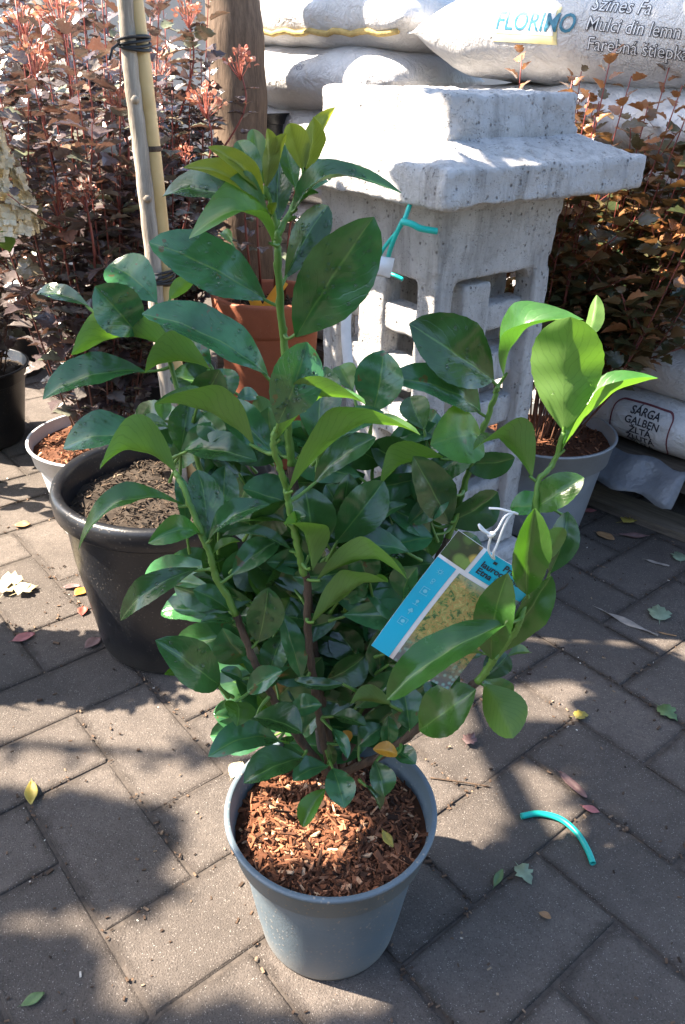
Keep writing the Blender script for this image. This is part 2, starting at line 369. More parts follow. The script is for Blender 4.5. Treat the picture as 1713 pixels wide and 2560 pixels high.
cl = mixc(nt, ramp(nt, zz, [(0.02, (1, 1, 1)), (0.055, (0, 0, 0))]), cl, mixc(nt, ramp(nt, n1.outputs['Distance'], [(0.2, (1, 1, 1)), (0.5, (0, 0, 0))]), (.13, .14, .15), (.22, .42, .40)))
cl = mixc(nt, ramp(nt, zz, [(0.118, (0, 0, 0)), (0.135, (1, 1, 1))]), cl, (.30, .40, .33))
L(nt, cl, b.inputs['Base Color']); b.inputs['Roughness'].default_value = .35; M['photo'] = m
m, nt, b = newmat('tag_leaf_print'); p = opos(nt); n1 = voro(nt, p, 75)
cl = ramp(nt, n1.outputs['Color'], [(0.2, (.04, .09, .03)), (0.4, (.20, .32, .08)), (0.55, (.60, .24, .10)), (0.75, (.45, .46, .10)), (0.95, (.62, .36, .18))])
cl = mixc(nt, ramp(nt, n1.outputs['Distance'], [(0.35, (0, 0, 0)), (0.6, (1, 1, 1))]), cl, (.04, .06, .03))
L(nt, cl, b.inputs['Base Color']); b.inputs['Roughness'].default_value = .35; M['photo2'] = m
def mat_stone_leaf(): pass

# ================================================================== SETTING: ground and paving
random.seed(4)
g = 60.0
o = link('ground', mesh('ground', [(-g, -g, -.0032), (g, -g, -.0032), (g, g, -.0032), (-g, g, -.0032)], [(0, 1, 2, 3)], M['dirt']))
o['kind'] = 'structure'
# herringbone of concrete pavers, laid at 40 degrees; cell size from the joints seen in the photograph
S = 0.1345
ax = Vector((math.cos(R(40)), math.sin(R(40)), 0)); ay = Vector((-math.sin(R(40)), math.cos(R(40)), 0))
OX, OY = 0.726, 0.275                                # offsets of the joint lines along ax and ay
pav = empty('pavement', (0, 0, 0)); pav['kind'] = 'structure'
def paver_mesh(seed):
    rnd = random.Random(seed); bm = bmesh.new()
    bmesh.ops.create_cube(bm, size=1.0)
    for v in bm.verts: v.co = Vector((v.co.x * (2 * S - .0036), v.co.y * (S - .0036), v.co.z * .05))
    bmesh.ops.bevel(bm, geom=[e for e in bm.edges if all(v.co.z > 0 for v in e.verts)] + [e for e in bm.edges if abs(e.verts[0].co.z - e.verts[1].co.z) > .01], offset=.0045, segments=2, affect='EDGES', profile=.5)
    for v in bm.verts:
        if v.co.z > 0: v.co += Vector((rnd.uniform(-1, 1) * .0012, rnd.uniform(-1, 1) * .0012, rnd.uniform(-1, 1) * .0006))
    me = bpy.data.meshes.new('paver'); bm.to_mesh(me); bm.free(); me.materials.append(M['paver'])
    return me
pm = [paver_mesh(k) for k in range(6)]
cnt = 0
for i in range(-14, 32):
    for j in range(-14, 32):
        k = (i - j) % 4
        if k not in (0, 2): continue
        if k == 0: c, rz = (i + 1.0, j + .5), 0
        else: c, rz = (i + .5, j + 0.0), math.pi / 2
        q = ax * (OX + (c[0] - 4) * S) + ay * (OY + (c[1] - 2) * S)
        if not (.30 < q.y < 2.75 and abs(q.x) < .30 + q.y * .58): continue
        o = link('paver', random.choice(pm), pav)
        o.location = (q.x, q.y, -.025 + random.uniform(-.0016, .0012))
        o.rotation_euler = (random.uniform(-.006, .006), random.uniform(-.006, .006), R(40) + rz + random.choice((0, math.pi)))
        cnt += 1
# fine sweepings in the joints and on the slabs: nobody could count them
mb = MB()
spots = [(random.uniform(-.9, 1.1), random.uniform(.42, 2.3)) for k in range(1500)]
for o in list(pav.children):
    for k in range(26):
        q = random.uniform(-1, 1); e_ = random.choice((-1, 1)); lx, ly = ((q * S, e_ * S / 2 + random.gauss(0, .004)) if random.random() < .67 else (e_ * S + random.gauss(0, .004), q * S / 2))
        a_ = o.rotation_euler[2]; spots.append((o.location.x + lx * math.cos(a_) - ly * math.sin(a_), o.location.y + lx * math.sin(a_) + ly * math.cos(a_)))
for x, y in spots:
    if noise.noise(Vector((x * 5, y * 5, 0))) < -.05 and random.random() < .75: continue
    s = random.uniform(.0008, .0028) * (1.6 if random.random() < .06 else 1)
    m = Matrix.Rotation(random.uniform(0, 6), 3, 'Z') @ Matrix.Rotation(random.uniform(-.4, .4), 3, 'X')
    mb.box((x, y, .0005 + s * .25), (s * random.uniform(1, 3.2), s, s * .7), m, 0, min(1, max(0, random.gauss(.35, .3))))
M['grit'] = mat_attr('grit', [(0.0, (.03, .02, .015)), (0.6, (.14, .09, .06)), (0.9, (.30, .22, .15)), (1.0, (.65, .62, .56))])
tag(mb.build('grit', M['grit'], smooth=False), 'fine brown crumbs and grit strewn over the paving', 'grit', kind='stuff')

# rendered wall far behind the shrubs
mb = MB(); mb.box((-1.3, 4.3, .8), (5.0, .18, 1.6)); mb.box((-1.3, 4.3, 1.625), (5.1, .26, .045))
tag(mb.build('garden_wall', M['wall'], smooth=False), 'pale rendered garden wall far behind the purple shrubs', 'wall')

# ================================================================== the concrete lantern
LC = Vector((.161, 1.535, 0)); PHI = R(50)
lantern = empty('stone_lantern', LC, R(40))          # local +x runs along the right face, local -y is that face's outside
tag(lantern, 'square cast concrete garden lantern with slab roof and lattice windows', 'lantern')
def remeshed(mbx, name, vox, disp, mat, parent=lantern, sm=2):
    o = mbx.build(name, mat, parent)
    r = o.modifiers.new('r', 'REMESH'); r.mode = 'VOXEL'; r.voxel_size = vox; r.use_smooth_shade = True
    s = o.modifiers.new('s', 'SMOOTH'); s.iterations = sm * 2; s.factor = .5
    for sc_, st in disp:
        t = bpy.data.textures.new(name, 'CLOUDS'); t.noise_scale = sc_; t.noise_depth = 3
        d = o.modifiers.new('d', 'DISPLACE'); d.texture = t; d.strength = st; d.mid_level = .5; d.texture_coords = 'LOCAL'
    return o
def frustum(mbx, h0, h1, z0, z1):
    v = [(sx * h, sy * h, z) for z, h in ((z0, h0), (z1, h1)) for sx, sy in ((-1, -1), (1, -1), (1, 1), (-1, 1))]
    mbx.add(v, [(3, 2, 1, 0), (4, 5, 6, 7)] + [(k, (k + 1) % 4, 4 + (k + 1) % 4, 4 + k) for k in range(4)])
mb = MB(); frustum(mb, .19, .19, 0, .05); remeshed(mb, 'base', .006, [(.05, .008)], M['concrete'])
mb = MB(); frustum(mb, .172, .165, .052, .085); remeshed(mb, 'plinth', .006, [(.05, .006)], M['concrete'])
bh = .148
# body frame: four grooved corner posts, top beam, bottom rail
mb = MB()
zt, zb = .806, .09
for sx in (-1, 1):
    for sy in (-1, 1):
        mb.box((sx * (bh - .023), sy * (bh - .023), (zb + .70) / 2), (.042, .042, .70 - zb))
        mb.box((sx * (bh - .007), sy * (bh - .007), (zb + .665) / 2), (.016, .016, .665 - zb))
        mb.box((sx * (bh - .037), sy * (bh - .007), (zb + .69) / 2), (.013, .016, .69 - zb))
        mb.box((sx * (bh - .007), sy * (bh - .037), (zb + .69) / 2), (.016, .013, .69 - zb))
frustum(mb, bh - .002, bh + .006, .67, zt)
o = remeshed(mb, 'frame', .0042, [(.09, .010), (.02, .004)], M['concrete'], sm=2)
# hollow: the beam is solid, the windows open below; arched shoulders
for rz in range(4):
    m = Matrix.Rotation(rz * math.pi / 2, 3, 'Z')
    for sx in (-1, 1):
        mb = MB()
        for k in range(5):
            a = k / 4 * math.pi / 2; r_ = .04
            x = .106 - r_ + r_ * math.sin(a); z = .67 - r_ + r_ * math.cos(a)
            c = m @ Vector((sx * (x + .018), -(bh - .022), 0)); c.z = z + .02
            mb.box(c, (.036, .03, .04), m)
        remeshed(mb, 'window_shoulder', .005, [(.05, .006)], M['concrete'])
# lattice bars of the four windows, set back; staggered as cast
for rz in range(4):
    m = Matrix.Rotation(rz * math.pi / 2, 3, 'Z')
    mb = MB(); c = m @ Vector((-.028, -(bh - .036), .37)); mb.box(c, (.072, .044, .57), m)
    remeshed(mb, 'lattice_upright', .005, [(.04, .007)], M['concrete'])
    for (x, z, wd, hh) in ((.055, .588, .13, .050), (-.02, .490, .20, .056), (.055, .395, .13, .058), (-.02, .300, .20, .056), (.055, .215, .13, .052), (0, .130, .22, .075)):
        mb = MB(); c = m @ Vector((x, -(bh - .042), 0)); c.z = z; mb.box(c, (wd, .046, hh), m)
        remeshed(mb, 'lattice_bar', .0055, [(.04, .008)], M['concrete'])
# core that closes the view through most of the windows
mb = MB(); mb.box((.02, .03, .37), (.10, .10, .56)); remeshed(mb, 'core', .008, [(.05, .01)], M['concrete'])
# neck moulding, roof slab and top block
mb = MB(); frustum(mb, bh + .012, bh + .03, .785, .822); remeshed(mb, 'neck', .005, [(.05, .005)], M['concrete'])
rh = .243
mb = MB(); frustum(mb, rh, rh + .002, .806, .860); frustum(mb, rh - .002, .152, .858, .888)
remeshed(mb, 'roof_slab', .0055, [(.12, .014), (.022, .009)], M['concrete'], sm=2)
mb = MB(); frustum(mb, .155, .152, .872, .950)
remeshed(mb, 'top_block', .0055, [(.12, .014), (.022, .009)], M['concrete'], sm=2)

# teal tie wire round the neck with its bent white label
LNR = (740, 480, .4464)
tie = empty('plant_tie', at_y(740 + 600 * .4464, 480 + 170 * .4464, 1.27))
tag(tie, 'teal plastic tie knotted on the concrete lantern', 'plant tie')
def lnp(x, y, Y): return at_y(740 + x * .4464, 480 + y * .4464, Y)
mb = MB(); mb.tube(spline([lnp(640, 70, 1.255), lnp(610, 150, 1.24), lnp(590, 175, 1.235), lnp(540, 290, 1.245), lnp(515, 370, 1.26)], 6), .0036, 8); mb.build('strand', M['teal'], tie, keep=True)
mb = MB(); mb.tube(spline([lnp(610, 160, 1.24), lnp(560, 230, 1.245), lnp(490, 320, 1.26), lnp(430, 440, 1.27), lnp(392, 520, 1.28)], 6), .003, 8); mb.build('strand', M['teal'], tie, keep=True)
mb = MB(); mb.tube(spline([lnp(590, 165, 1.235), lnp(650, 180, 1.228), lnp(700, 205, 1.226), lnp(790, 220, 1.23)], 6), .0048, 10); mb.build('loose_end', M['teal'], tie, keep=True)
mb = MB(); mb.tube(spline([lnp(520, 455, 1.30), lnp(560, 470, 1.29), lnp(600, 490, 1.285)], 6), .003, 8); mb.build('strand', M['teal'], tie, keep=True)
# label: a small card and, below it, a narrow strip that hangs and curls
def ribbon(name, ctr, wds, thick, mat):
    vv = []
    for i, p in enumerate(ctr):
        t = (ctr[min(i + 1, len(ctr) - 1)] - ctr[max(i - 1, 0)]).normalized(); sd_ = t.cross((p - CAMP).normalized()).normalized()
        sd_ = (sd_ + Vector((0, .35, 0)) * (1 if sd_.x > 0 else -1)).normalized(); wv = wds[0] + (wds[1] - wds[0]) * i / (len(ctr) - 1)
        vv += [p - sd_ * wv, p + sd_ * wv]
    o = link(name, mesh(name, vv, [(2 * i, 2 * i + 1, 2 * i + 3, 2 * i + 2) for i in range(len(ctr) - 1)], mat)); o.modifiers.new('s', 'SOLIDIFY').thickness = thick
    return o
tag(ribbon('hanging_label', spline([lnp(492, 362, 1.25), lnp(480, 415, 1.245), lnp(466, 468, 1.25)], 5), (.0175, .0175), .001, M['white_plastic']), 'small white card held by the teal tie on the lantern', 'label')
tag(ribbon('label_strip', spline([lnp(350, 455, 1.285), lnp(310, 540, 1.27), lnp(285, 660, 1.262), lnp(280, 800, 1.26), lnp(296, 990, 1.262)], 6), (.008, .0085), .001, M['white_plastic']), 'narrow curled white plastic strip hanging beside the lantern', 'label')

# ================================================================== sacks of wood chips on a pallet
FE = Vector((-.72, .69, 0)).normalized(); FN = Vector((-.69, -.72, 0)).normalized(); FP = Vector((.826, 1.677, 0))
RZ = math.atan2(-FE.y, -FE.x)                        # local +x reads left to right on the printed side
def sack_mesh(Ln, Dp, Ht, seed, nx=56, na=40):
    rnd = random.Random(seed); off = Vector((seed * 3.7, seed * 1.3, seed)); v = []; f = []
    for i in range(nx + 1):
        u = -1 + 2 * i / nx; x = u * Ln / 2
        e = (1 - abs(u) ** 5) ** .55 if abs(u) < 1 else 0
        e = max(e, .06); wy = Dp / 2 * (1 - .06 * abs(u) ** 4); hz = Ht / 2 * e
        for k in range(na):
            a = 2 * math.pi * k / na; ca, sa = math.cos(a), math.sin(a)
            y = wy * (abs(ca) ** .75) * (1 if ca > 0 else -1); z = hz * (abs(sa) ** .85) * (1 if sa > 0 else -1)
            p = Vector((x, y, z)); q = p * 5 + off
            d = noise.noise(q) * .016 + noise.noise(q * 2.7) * .008 * (.5 + abs(u) ** 3) + noise.ridged_multi_fractal(Vector((p.x * 3 + seed, p.y * 9, p.z * 9)), 1.0, 2.0, 4, 1.0, 2.0) * .004
            nrm = Vector((0, ca, sa)); p = p + nrm * d * (.4 + .6 * e)
            p.z += .012 * noise.noise(Vector((x * 4 + seed, y * 3, 5)))
            v.append(p)
    for i in range(nx):
        for k in range(na): f.append((i * na + k, (i + 1) * na + k, (i + 1) * na + (k + 1) % na, i * na + (k + 1) % na))
    f.append(tuple(range(na))); f.append(tuple(nx * na + k for k in range(na))[::-1])
    return v, f
def sack(s0, s1, z0, Ht, seed, label, Dp=.42, out=0.0, tilt=0.0):
    Ln = s1 - s0; v, f = sack_mesh(Ln, Dp, Ht, seed)
    c = FP + FE * ((s0 + s1) / 2) - FN * (Dp / 2 - out); c.z = z0 + Ht / 2
    o = link('mulch_sack', mesh('mulch_sack', v, f, M['sack'])); o.location = c; o.rotation_euler = (0, tilt, RZ)
    tag(o, label, 'sack', 'white sacks of wood chips stacked on the pallet')
    bv = BVHTree.FromPolygons(v, f)
    return o, bv
def seam(o, Ln, Dp, side):
    mb = MB()
    x = side * Ln / 2; pts = [(x + side * .006 + .006 * math.sin(k * .9), -Dp * .44 + Dp * .88 * k / 14, .006 * math.sin(k * 1.7)) for k in range(15)]
    v = []; f = []
    for k, p in enumerate(pts): v += [(p[0] - side * .03, p[1], p[2] + .002), (p[0] + side * .018, p[1], p[2] + .004 * math.sin(k * 2))]
    f = [(2 * k, 2 * k + 1, 2 * k + 3, 2 * k + 2) for k in range(14)]
    mb.add(v, f); s = mb.build('seam', M['sack'], o); s.modifiers.new('s', 'SOLIDIFY').thickness = .003
    mb = MB(); mb.tube([(p[0] - side * .004, p[1], p[2] + .004) for p in pts], .004, 6); mb.build('stitching', M['stitch'], o)
def conform(v, bv, lift):
    out = []; last = None
    for p in v:
        h = bv.ray_cast(Vector((p[0], -1.2, p[1])), Vector((0, 1, 0)))[0]
        if h is None: h = Vector((p[0], last.y if last else -.2, p[1]))
        last = h; out.append(Vector((p[0], h.y - lift, p[1])))
    return out
def text_mesh(s, size, shear=0.0, offset=0.0, align='LEFT', bold=0.0):
    cu = bpy.data.curves.new('t', 'FONT'); cu.body = s; cu.size = size; cu.shear = shear; cu.offset = offset + bold
    cu.align_x = align; cu.resolution_u = 3
    o = bpy.data.objects.new('t', cu); C.objects.link(o); bpy.context.view_layer.update()
    dg = bpy.context.evaluated_depsgraph_get(); me = bpy.data.meshes.new_from_object(o.evaluated_get(dg))
    bm = bmesh.new(); bm.from_mesh(me); bmesh.ops.triangulate(bm, faces=bm.faces[:])
    for _ in range(3):
        lg = [e for e in bm.edges if e.calc_length() > size * .16]
        if not lg: break
        bmesh.ops.subdivide_edges(bm, edges=lg, cuts=1); bmesh.ops.triangulate(bm, faces=bm.faces[:])
    bm.verts.index_update(); v = [p.co.copy() for p in bm.verts]; f = [tuple(q.index for q in g_.verts) for g_ in bm.faces]; bm.free()
    bpy.data.objects.remove(o); bpy.data.curves.remove(cu); bpy.data.meshes.remove(me)
    return v, f
def print_on(o, bv, s, size, x, z, mat, name='lettering', slope=0.0, lift=.0016, **k):
    v, f = text_mesh(s, size, **k)
    v = conform([(x + p.x, z + p.y + slope * p.x) for p in v], bv, lift)
    return link(name, mesh(name, v, f, mat, False), o)
def patch_on(o, bv, x0, x1, z0, z1, mat, name='printed_panel', lift=.0012, n=14, slope=0.0):
    v = []; f = []
    for j in range(n + 1):
        for i in range(n + 1):
            x = x0 + (x1 - x0) * i / n; v.append((x, z0 + (z1 - z0) * j / n + slope * (x - x0)))
    v = conform(v, bv, lift)
    f = [(j * (n + 1) + i, j * (n + 1) + i + 1, (j + 1) * (n + 1) + i + 1, (j + 1) * (n + 1) + i) for j in range(n) for i in range(n)]
    return link(name, mesh(name, v, f, mat), o)
def frame_on(o, bv, x0, x1, z0, z1, mat, t=.0035, slope=0.0, name='printed_border'):
    pts = []; r_ = .02
    for cx_, cz_, a0 in ((x1 - r_, z1 - r_, 0), (x0 + r_, z1 - r_, 90), (x0 + r_, z0 + r_, 180), (x1 - r_, z0 + r_, 270)):
        for k in range(7): a = R(a0 + 15 * k); pts.append((cx_ + r_ * math.cos(a), cz_ + r_ * math.sin(a), math.cos(a), math.sin(a)))
    dense = []
    for i in range(len(pts)):
        a, b_ = pts[i], pts[(i + 1) % len(pts)]; k_ = max(1, int(math.hypot(a[0] - b_[0], a[1] - b_[1]) / .012))
        for k in range(k_): dense.append(tuple(a[q] + (b_[q] - a[q]) * k / k_ for q in range(4)))
    v = []
    for p in dense:
        for s in (0, 1): X, Z = p[0] - p[2] * t * s, p[1] - p[3] * t * s; v.append((X, Z + slope * (X - x0)))
    v = conform(v, bv, .0016); n = len(dense)
    return link(name, mesh(name, v, [(2 * i, 2 * i + 1, (2 * ((i + 1) % n)) + 1, 2 * ((i + 1) % n)) for i in range(n)], mat), o)

# the pallet: boards, blocks
pal = empty('wooden_pallet', FP + FE * .75 - FN * .28, RZ)
tag(pal, 'weathered wooden pallet under the stacked white sacks', 'pallet')
for k in range(5):
    mb = MB(); mb.box((0, -.25 + k * .125, .165), (2.1, .10, .02)); mb.build('deck_board', M['wood'], pal, False)
for k in range(3):
    mb = MB(); mb.box((0, -.25 + k * .25, .137), (2.1, .09, .032)); mb.build('stringer_board', M['wood'], pal, False)
    mb = MB(); mb.box((0, -.25 + k * .25, .011), (2.1, .09, .02)); mb.build('bottom_board', M['wood'], pal, False)
    for q in (-1, -.33, .33, 1):
        mb = MB(); mb.box((q * .98, -.25 + k * .25, .0705), (.13, .088, .097)); mb.build('block', M['wood'], pal, False)

rows = [(-.32, .62, .172, .155), (-.13, .90, .300, .15), (-.10, .93, .425, .15), (-.16, .90, .555, .15), (-.08, .94, .685, .15), (-.10, .92, .805, .15)]
rl = ['bottom white sack with printed yellow-chips panel beside the grey pot', 'white sack second from the pallet behind the coppery shrub', 'white sack third from the pallet behind the coppery shrub',
      'white sack fourth from the pallet behind the coppery shrub', 'white sack third from the top behind the coppery shrub', 'white sack second from the top of the near stack, small grey print']
sk = []
for i, (a, b_, z, h) in enumerate(rows): sk.append(sack(a, b_, z, h, i + 3, rl[i], out=[.02, -.01, .0, -.015, .0, .01][i]))
top = sack(-.06, .945, .955, .21, 21, 'topmost printed white sack of the near stack, large lettering and cream logo panel', out=.02, tilt=R(-1.0))
left = [sack(.97, 1.75, z, h, 31 + i, l, out=q) for i, (z, h, q, l) in enumerate(((.172, .16, 0, 'bottom white sack of the far stack behind the lantern'), (.31, .16, 0, 'second white sack of the far stack behind the lantern'),
        (.45, .16, 0, 'third white sack of the far stack behind the lantern'), (.59, .16, 0, 'fourth white sack of the far stack behind the lantern'), (.73, .15, 0, 'fifth white sack of the far stack behind the lantern'), (.86, .17, .05, 'white sack with a grey end fold above the lantern roof, second from the top'),
        (1.005, .17, .02, 'topmost white sack of the far stack, yellow stitched seam')))]
seam(top[0], 1.005, .42, -1)
mb = MB(); o7 = left[6][0]
pts = [(-.39 + .78 * k / 24, -.205 + .010 * math.sin(k * .8), -.035 + .004 * math.sin(k * 1.9)) for k in range(25)]
bvx = left[6][1]; pp = conform([(p[0] * .93, p[2]) for p in pts], bvx, .004)
mb.tube(pp, .008, 6); mb.build('stitching', M['stitch'], o7)
for q in (left[5], left[6]): seam(q[0], .78, .42, -1)
# print: positions along the face measured from the photograph
def fx(o_s0, o_s1, s): return -(s - (o_s0 + o_s1) / 2)
T0, T1 = -.06, .945; tc = .955 + .105
X = lambda s: fx(T0, T1, s)
patch_on(*top, X(.69), X(.515), 1.040 - tc, 1.110 - tc, M['cream_print'], slope=-.06)
patch_on(*top, X(.68), X(.525), 1.056 - tc, 1.106 - tc, M['white_print'], lift=.0018, slope=-.06)
print_on(*top, 'FLORIMO', .050, X(.685), 1.064 - tc, M['blue_print'], lift=.0028, shear=.15, bold=.0006, slope=-.06)
for s_, z_, t_, z2 in ((.448, 1.092, 'Színes Fa', .036), (.452, 1.057, 'Mulci din lemn color', .035), (.448, 1.021, 'Farebná štiepka', .035)):
    print_on(*top, t_, z2, X(s_), z_ - tc, M['black_print'], lift=.0012, shear=.2, bold=.0011, slope=-.10)
    print_on(*top, t_, z2, X(s_), z_ - tc, M['white_print'], lift=.0017, shear=.2, bold=-.0002, slope=-.10)
r5 = sk[5]; X5 = lambda s: fx(-.10, .92, s)
print_on(*r5, 'SÁRGA', .020, X5(.60), .905 - .88, M['grey_print'], bold=.0004); print_on(*r5, 'GALBEN', .020, X5(.605), .882 - .88, M['grey_print'], bold=.0004)
print_on(*left[5], 'Színes', .03, -.02, .02, M['grey_print'], shear=.2)
r0 = sk[0]; X0 = lambda s: fx(-.32, .62, s)
frame_on(*r0, X0(.235), X0(.085), -.062, .052, M['maroon_print'])
for k, t_ in enumerate(('SÁRGA', 'GALBEN', 'ŽLTÁ', 'ŽLUTÁ', 'ŽUTA')):
    print_on(*r0, t_, .0235, X0(.155), .027 - k * .0215, M['black_print'], bold=.0005, align='CENTER')
# grey sheet hanging out from under the bottom sack
gv = []; gf = []
for j in range(7):
    for i in range(15):
        s = .28 - .26 * i / 14; q = FP + FE * s + FN * (.03 + .055 * j / 6 + .006 * math.sin(i * 1.1)); q.z = .185 - .075 * j / 6 + .006 * math.sin(i * .9 + j)
        gv.append(q)
gf = [(j * 15 + i, j * 15 + i + 1, (j + 1) * 15 + i + 1, (j + 1) * 15 + i) for j in range(6) for i in range(14)]
o = link('plastic_sheet', mesh('plastic_sheet', gv, gf, M['sheet'])); o.modifiers.new('s', 'SOLIDIFY').thickness = .0015
tag(o, 'torn flap of dark grey plastic sheet hanging below the bottom sack', 'plastic sheet')

# ================================================================== pots and what fills them
def pot(parent, rt, rb, h, mat, band=.035, step=.006, th=.004, lip=.003, n=72, name='pot', wob=.002):
    """nursery pot: foot, tapered wall, wider band below the rim, rolled lip, real thickness"""
    zb = h - band; rs = rb + (rt - step - rb) * (zb / h)
    prof = [(rb * .55, .004), (rb * .93, .004), (rb * .985, .0015), (rb, .006), (rb + (rs - rb) * .25, zb * .25), (rb + (rs - rb) * .5, zb * .5), (rb + (rs - rb) * .75, zb * .75), (rs, zb - .002), (rs + .0008, zb - .0005),
            (rs + step * .7, zb), (rs + step, zb + .0015), (rt - .001, h - .006), (rt + lip, h - .0045), (rt + lip, h - .001), (rt + lip - .0015, h),
            (rt - th + .001, h), (rt - th, h - .0015), (rs - th + step, zb), (rs - th, zb - .003), (rb + (rs - rb) * .5 - th, zb * .5), (rb - th, .01), (.002, .01)]
    v, f = lathe(prof, n, wob, rt * 100)
    return link(name, mesh(name, v, f, mat), parent)
def filling(parent, r, z, mat, nchip, seed, size=(.004, .012), hump=.006, name='mulch', rmin=0.0, colr=(.5, .25)):
    """uneven surface plus loose chips, one mesh: chips are too many to count"""
    rnd = random.Random(seed); mb = MB()
    nr, na = 14, 48; v = []; f = []; cols = []
    for i in range(nr + 1):
        for k in range(na):
            rr = r * i / nr; a = 2 * math.pi * k / na
            x, y = rr * math.cos(a), rr * math.sin(a)
            zz = z + hump * (1 - (i / nr) ** 2) + .008 * noise.noise(Vector((x * 32 + seed, y * 32, 0))) + .003 * noise.noise(Vector((x * 110, y * 110, seed)))
            v.append((x, y, zz))
    for i in range(nr):
        for k in range(na): f.append((i * na + k, (i + 1) * na + k, (i + 1) * na + (k + 1) % na, i * na + (k + 1) % na))
    mb.add(v, f, 0, .2)
    for q in range(nchip):
        rr = (r - .009) * math.sqrt(rnd.random()); a = rnd.uniform(0, 6.283); x, y = rr * math.cos(a), rr * math.sin(a)
        zz = z + hump * (1 - (rr / r) ** 2) + .008 * noise.noise(Vector((x * 32 + seed, y * 32, 0))) + rnd.uniform(0, .005)
        ln = rnd.uniform(*size) * rnd.choice((.45, .7, 1, 1)); w_ = ln * rnd.uniform(.14, .5); t = rnd.uniform(.0012, .0035)
        if rnd.random() < .10: ln *= 1.8; w_ = ln * rnd.uniform(.08, .16)
        m = Matrix.Rotation(rnd.uniform(0, 6.28), 3, 'Z') @ Matrix.Rotation(rnd.gauss(0, .45), 3, 'Y') @ Matrix.Rotation(rnd.gauss(0, .5), 3, 'X')
        o8 = [(-.5, -.5 * rnd.uniform(.3, 1), -.5), (-.5 * rnd.uniform(.7, 1), .5 * rnd.uniform(.2, 1), -.5), (.5, .5 * rnd.uniform(.1, 1), -.5), (.5 * rnd.uniform(.7, 1), -.5 * rnd.uniform(.2, 1), -.5)]
        vv = [m @ Vector((p[0] * ln, p[1] * w_, s_ * t * rnd.uniform(.6, 1))) + Vector((x, y, zz)) for s_ in (-.5, .5) for p in o8]
        cl_ = rnd.gauss(*colr) + .25 * noise.noise(Vector((x * 30, y * 30, seed)))
        mb.add(vv, [(3, 2, 1, 0), (4, 5, 6, 7), (0, 1, 5, 4), (1, 2, 6, 5), (2, 3, 7, 6), (3, 0, 4, 7)], 0, min(1, max(0, cl_)))
    o = mb.build(name, mat, parent, smooth=False); o['kind'] = 'stuff'; return o

# ================================================================== the laurel in the front pot
PX, PY = -.0045, .672
laurel = empty('potted_laurel', (PX, PY, 0))
tag(laurel, 'bushy glossy green cherry laurel in a grey-blue plastic pot in front', 'potted shrub')
pot(laurel, .1235, .087, .21, M['pot_grey'], band=.042, step=.007, n=96)
filling(laurel, .1165, .178, M['mulch'], 2600, 5, (.007, .027), .010, colr=(.40, .30))

Y0 = .672
REG = {'S': (0, 0, 1.0), 'C': (360, 230, .3954), 'D': (60, 640, .4082), 'E': (640, 820, .3316), 'F': (340, 1180, .2679), 'M': (660, 1180, .2679),
       'R': (900, 1240, .3571), 'B': (480, 1600, .3954), 'N': (740, 480, .4464), 'Q': (853, 640, .5485), 'P': (40, 1000, .3954), 'G': (1200, 900, .3272)}
def rp(reg, x, y, d):
    a, b_, s = REG[reg]; return at_y(a + x * s, b_ + y * s, Y0 + d)
STEMS = []
def stem(pts, r0, r1, mats, n=8, split=None):
    """pts in photograph pixels + depth from the plant's axis"""
    P_ = spline([at_y(x, y, Y0 + d) for x, y, d in pts], 8); jr = random.Random(len(pts)); P_ = [q + Vector((jr.uniform(-1, 1), jr.uniform(-1, 1), 0)) * .0008 for q in P_]
    STEMS.append(P_)
    k = len(P_); rs = [r0 + (r1 - r0) * i / (k - 1) for i in range(k)]
    rj = random.Random(int(pts[0][0] * 7 + len(pts))); rs = [r * (1 + (.16 if i % 5 == 0 else 0) + rj.uniform(-.03, .03)) for i, r in enumerate(rs)]
    if split:
        c = int(k * split); mb = MB(); mb.tube(P_[:c + 1], rs[:c + 1], n); mb.build('woody_stem', M['brown_stem'], laurel, keep=True)
        mb = MB(); mb.tube(P_[c:], rs[c:], n); mb.build('stem', mats, laurel, keep=True)
    else:
        mb = MB(); mb.tube(P_, rs, n); mb.build('stem' if mats != M['dark_bark'] else 'woody_stem', mats, laurel, keep=True)
GS = M['green_stem']
stem([(828, 1935, -.005), (805, 1830, -.01), (788, 1720, -.01), (770, 1590, -.015), (770, 1458, -.02), (757, 1425, -.025), (743, 1357, -.03), (727, 1292, -.03), (719, 1240, -.03), (703, 1180, -.04), (684, 1118, -.05), (690, 1070, -.05)], .0042, .0026, GS, split=.42)
stem([(838, 1935, .005), (800, 1720, .02), (765, 1450, .04), (735, 1200, .05), (722, 1090, .05), (712, 879, .055), (704, 791, .05), (694, 645, .04), (696, 574, .04)], .0048, .0030, GS, split=.4)
stem([(694, 600, .04), (684, 538, .04), (668, 480, .03)], .0028, .0014, GS)
stem([(695, 590, .04), (735, 507, .05), (763, 420, .05)], .0028, .0014, GS)
stem([(815, 1930, -.01), (715, 1800, -.02), (648, 1678, -.03), (616, 1603, -.03), (581, 1515, -.03), (538, 1437, -.03), (525, 1384, -.03), (490, 1300, -.02), (458, 1220, -.01), (436, 1178, 0)], .0046, .0024, GS, split=.42)
stem([(845, 1930, .01), (960, 1700, .05), (1060, 1480, .07), (1133, 1310, .08), (1151, 1248, .08), (1173, 1176, .08), (1204, 1087, .08), (1235, 998, .08), (1246, 965, .08)], .0046, .0024, GS, split=.35)
stem([(840, 1925, .02), (960, 1650, .06), (1040, 1430, .07), (1000, 1350, .07), (948, 1248, .08), (932, 1190, .10), (945, 1112, .10)], .0032, .0018, GS)
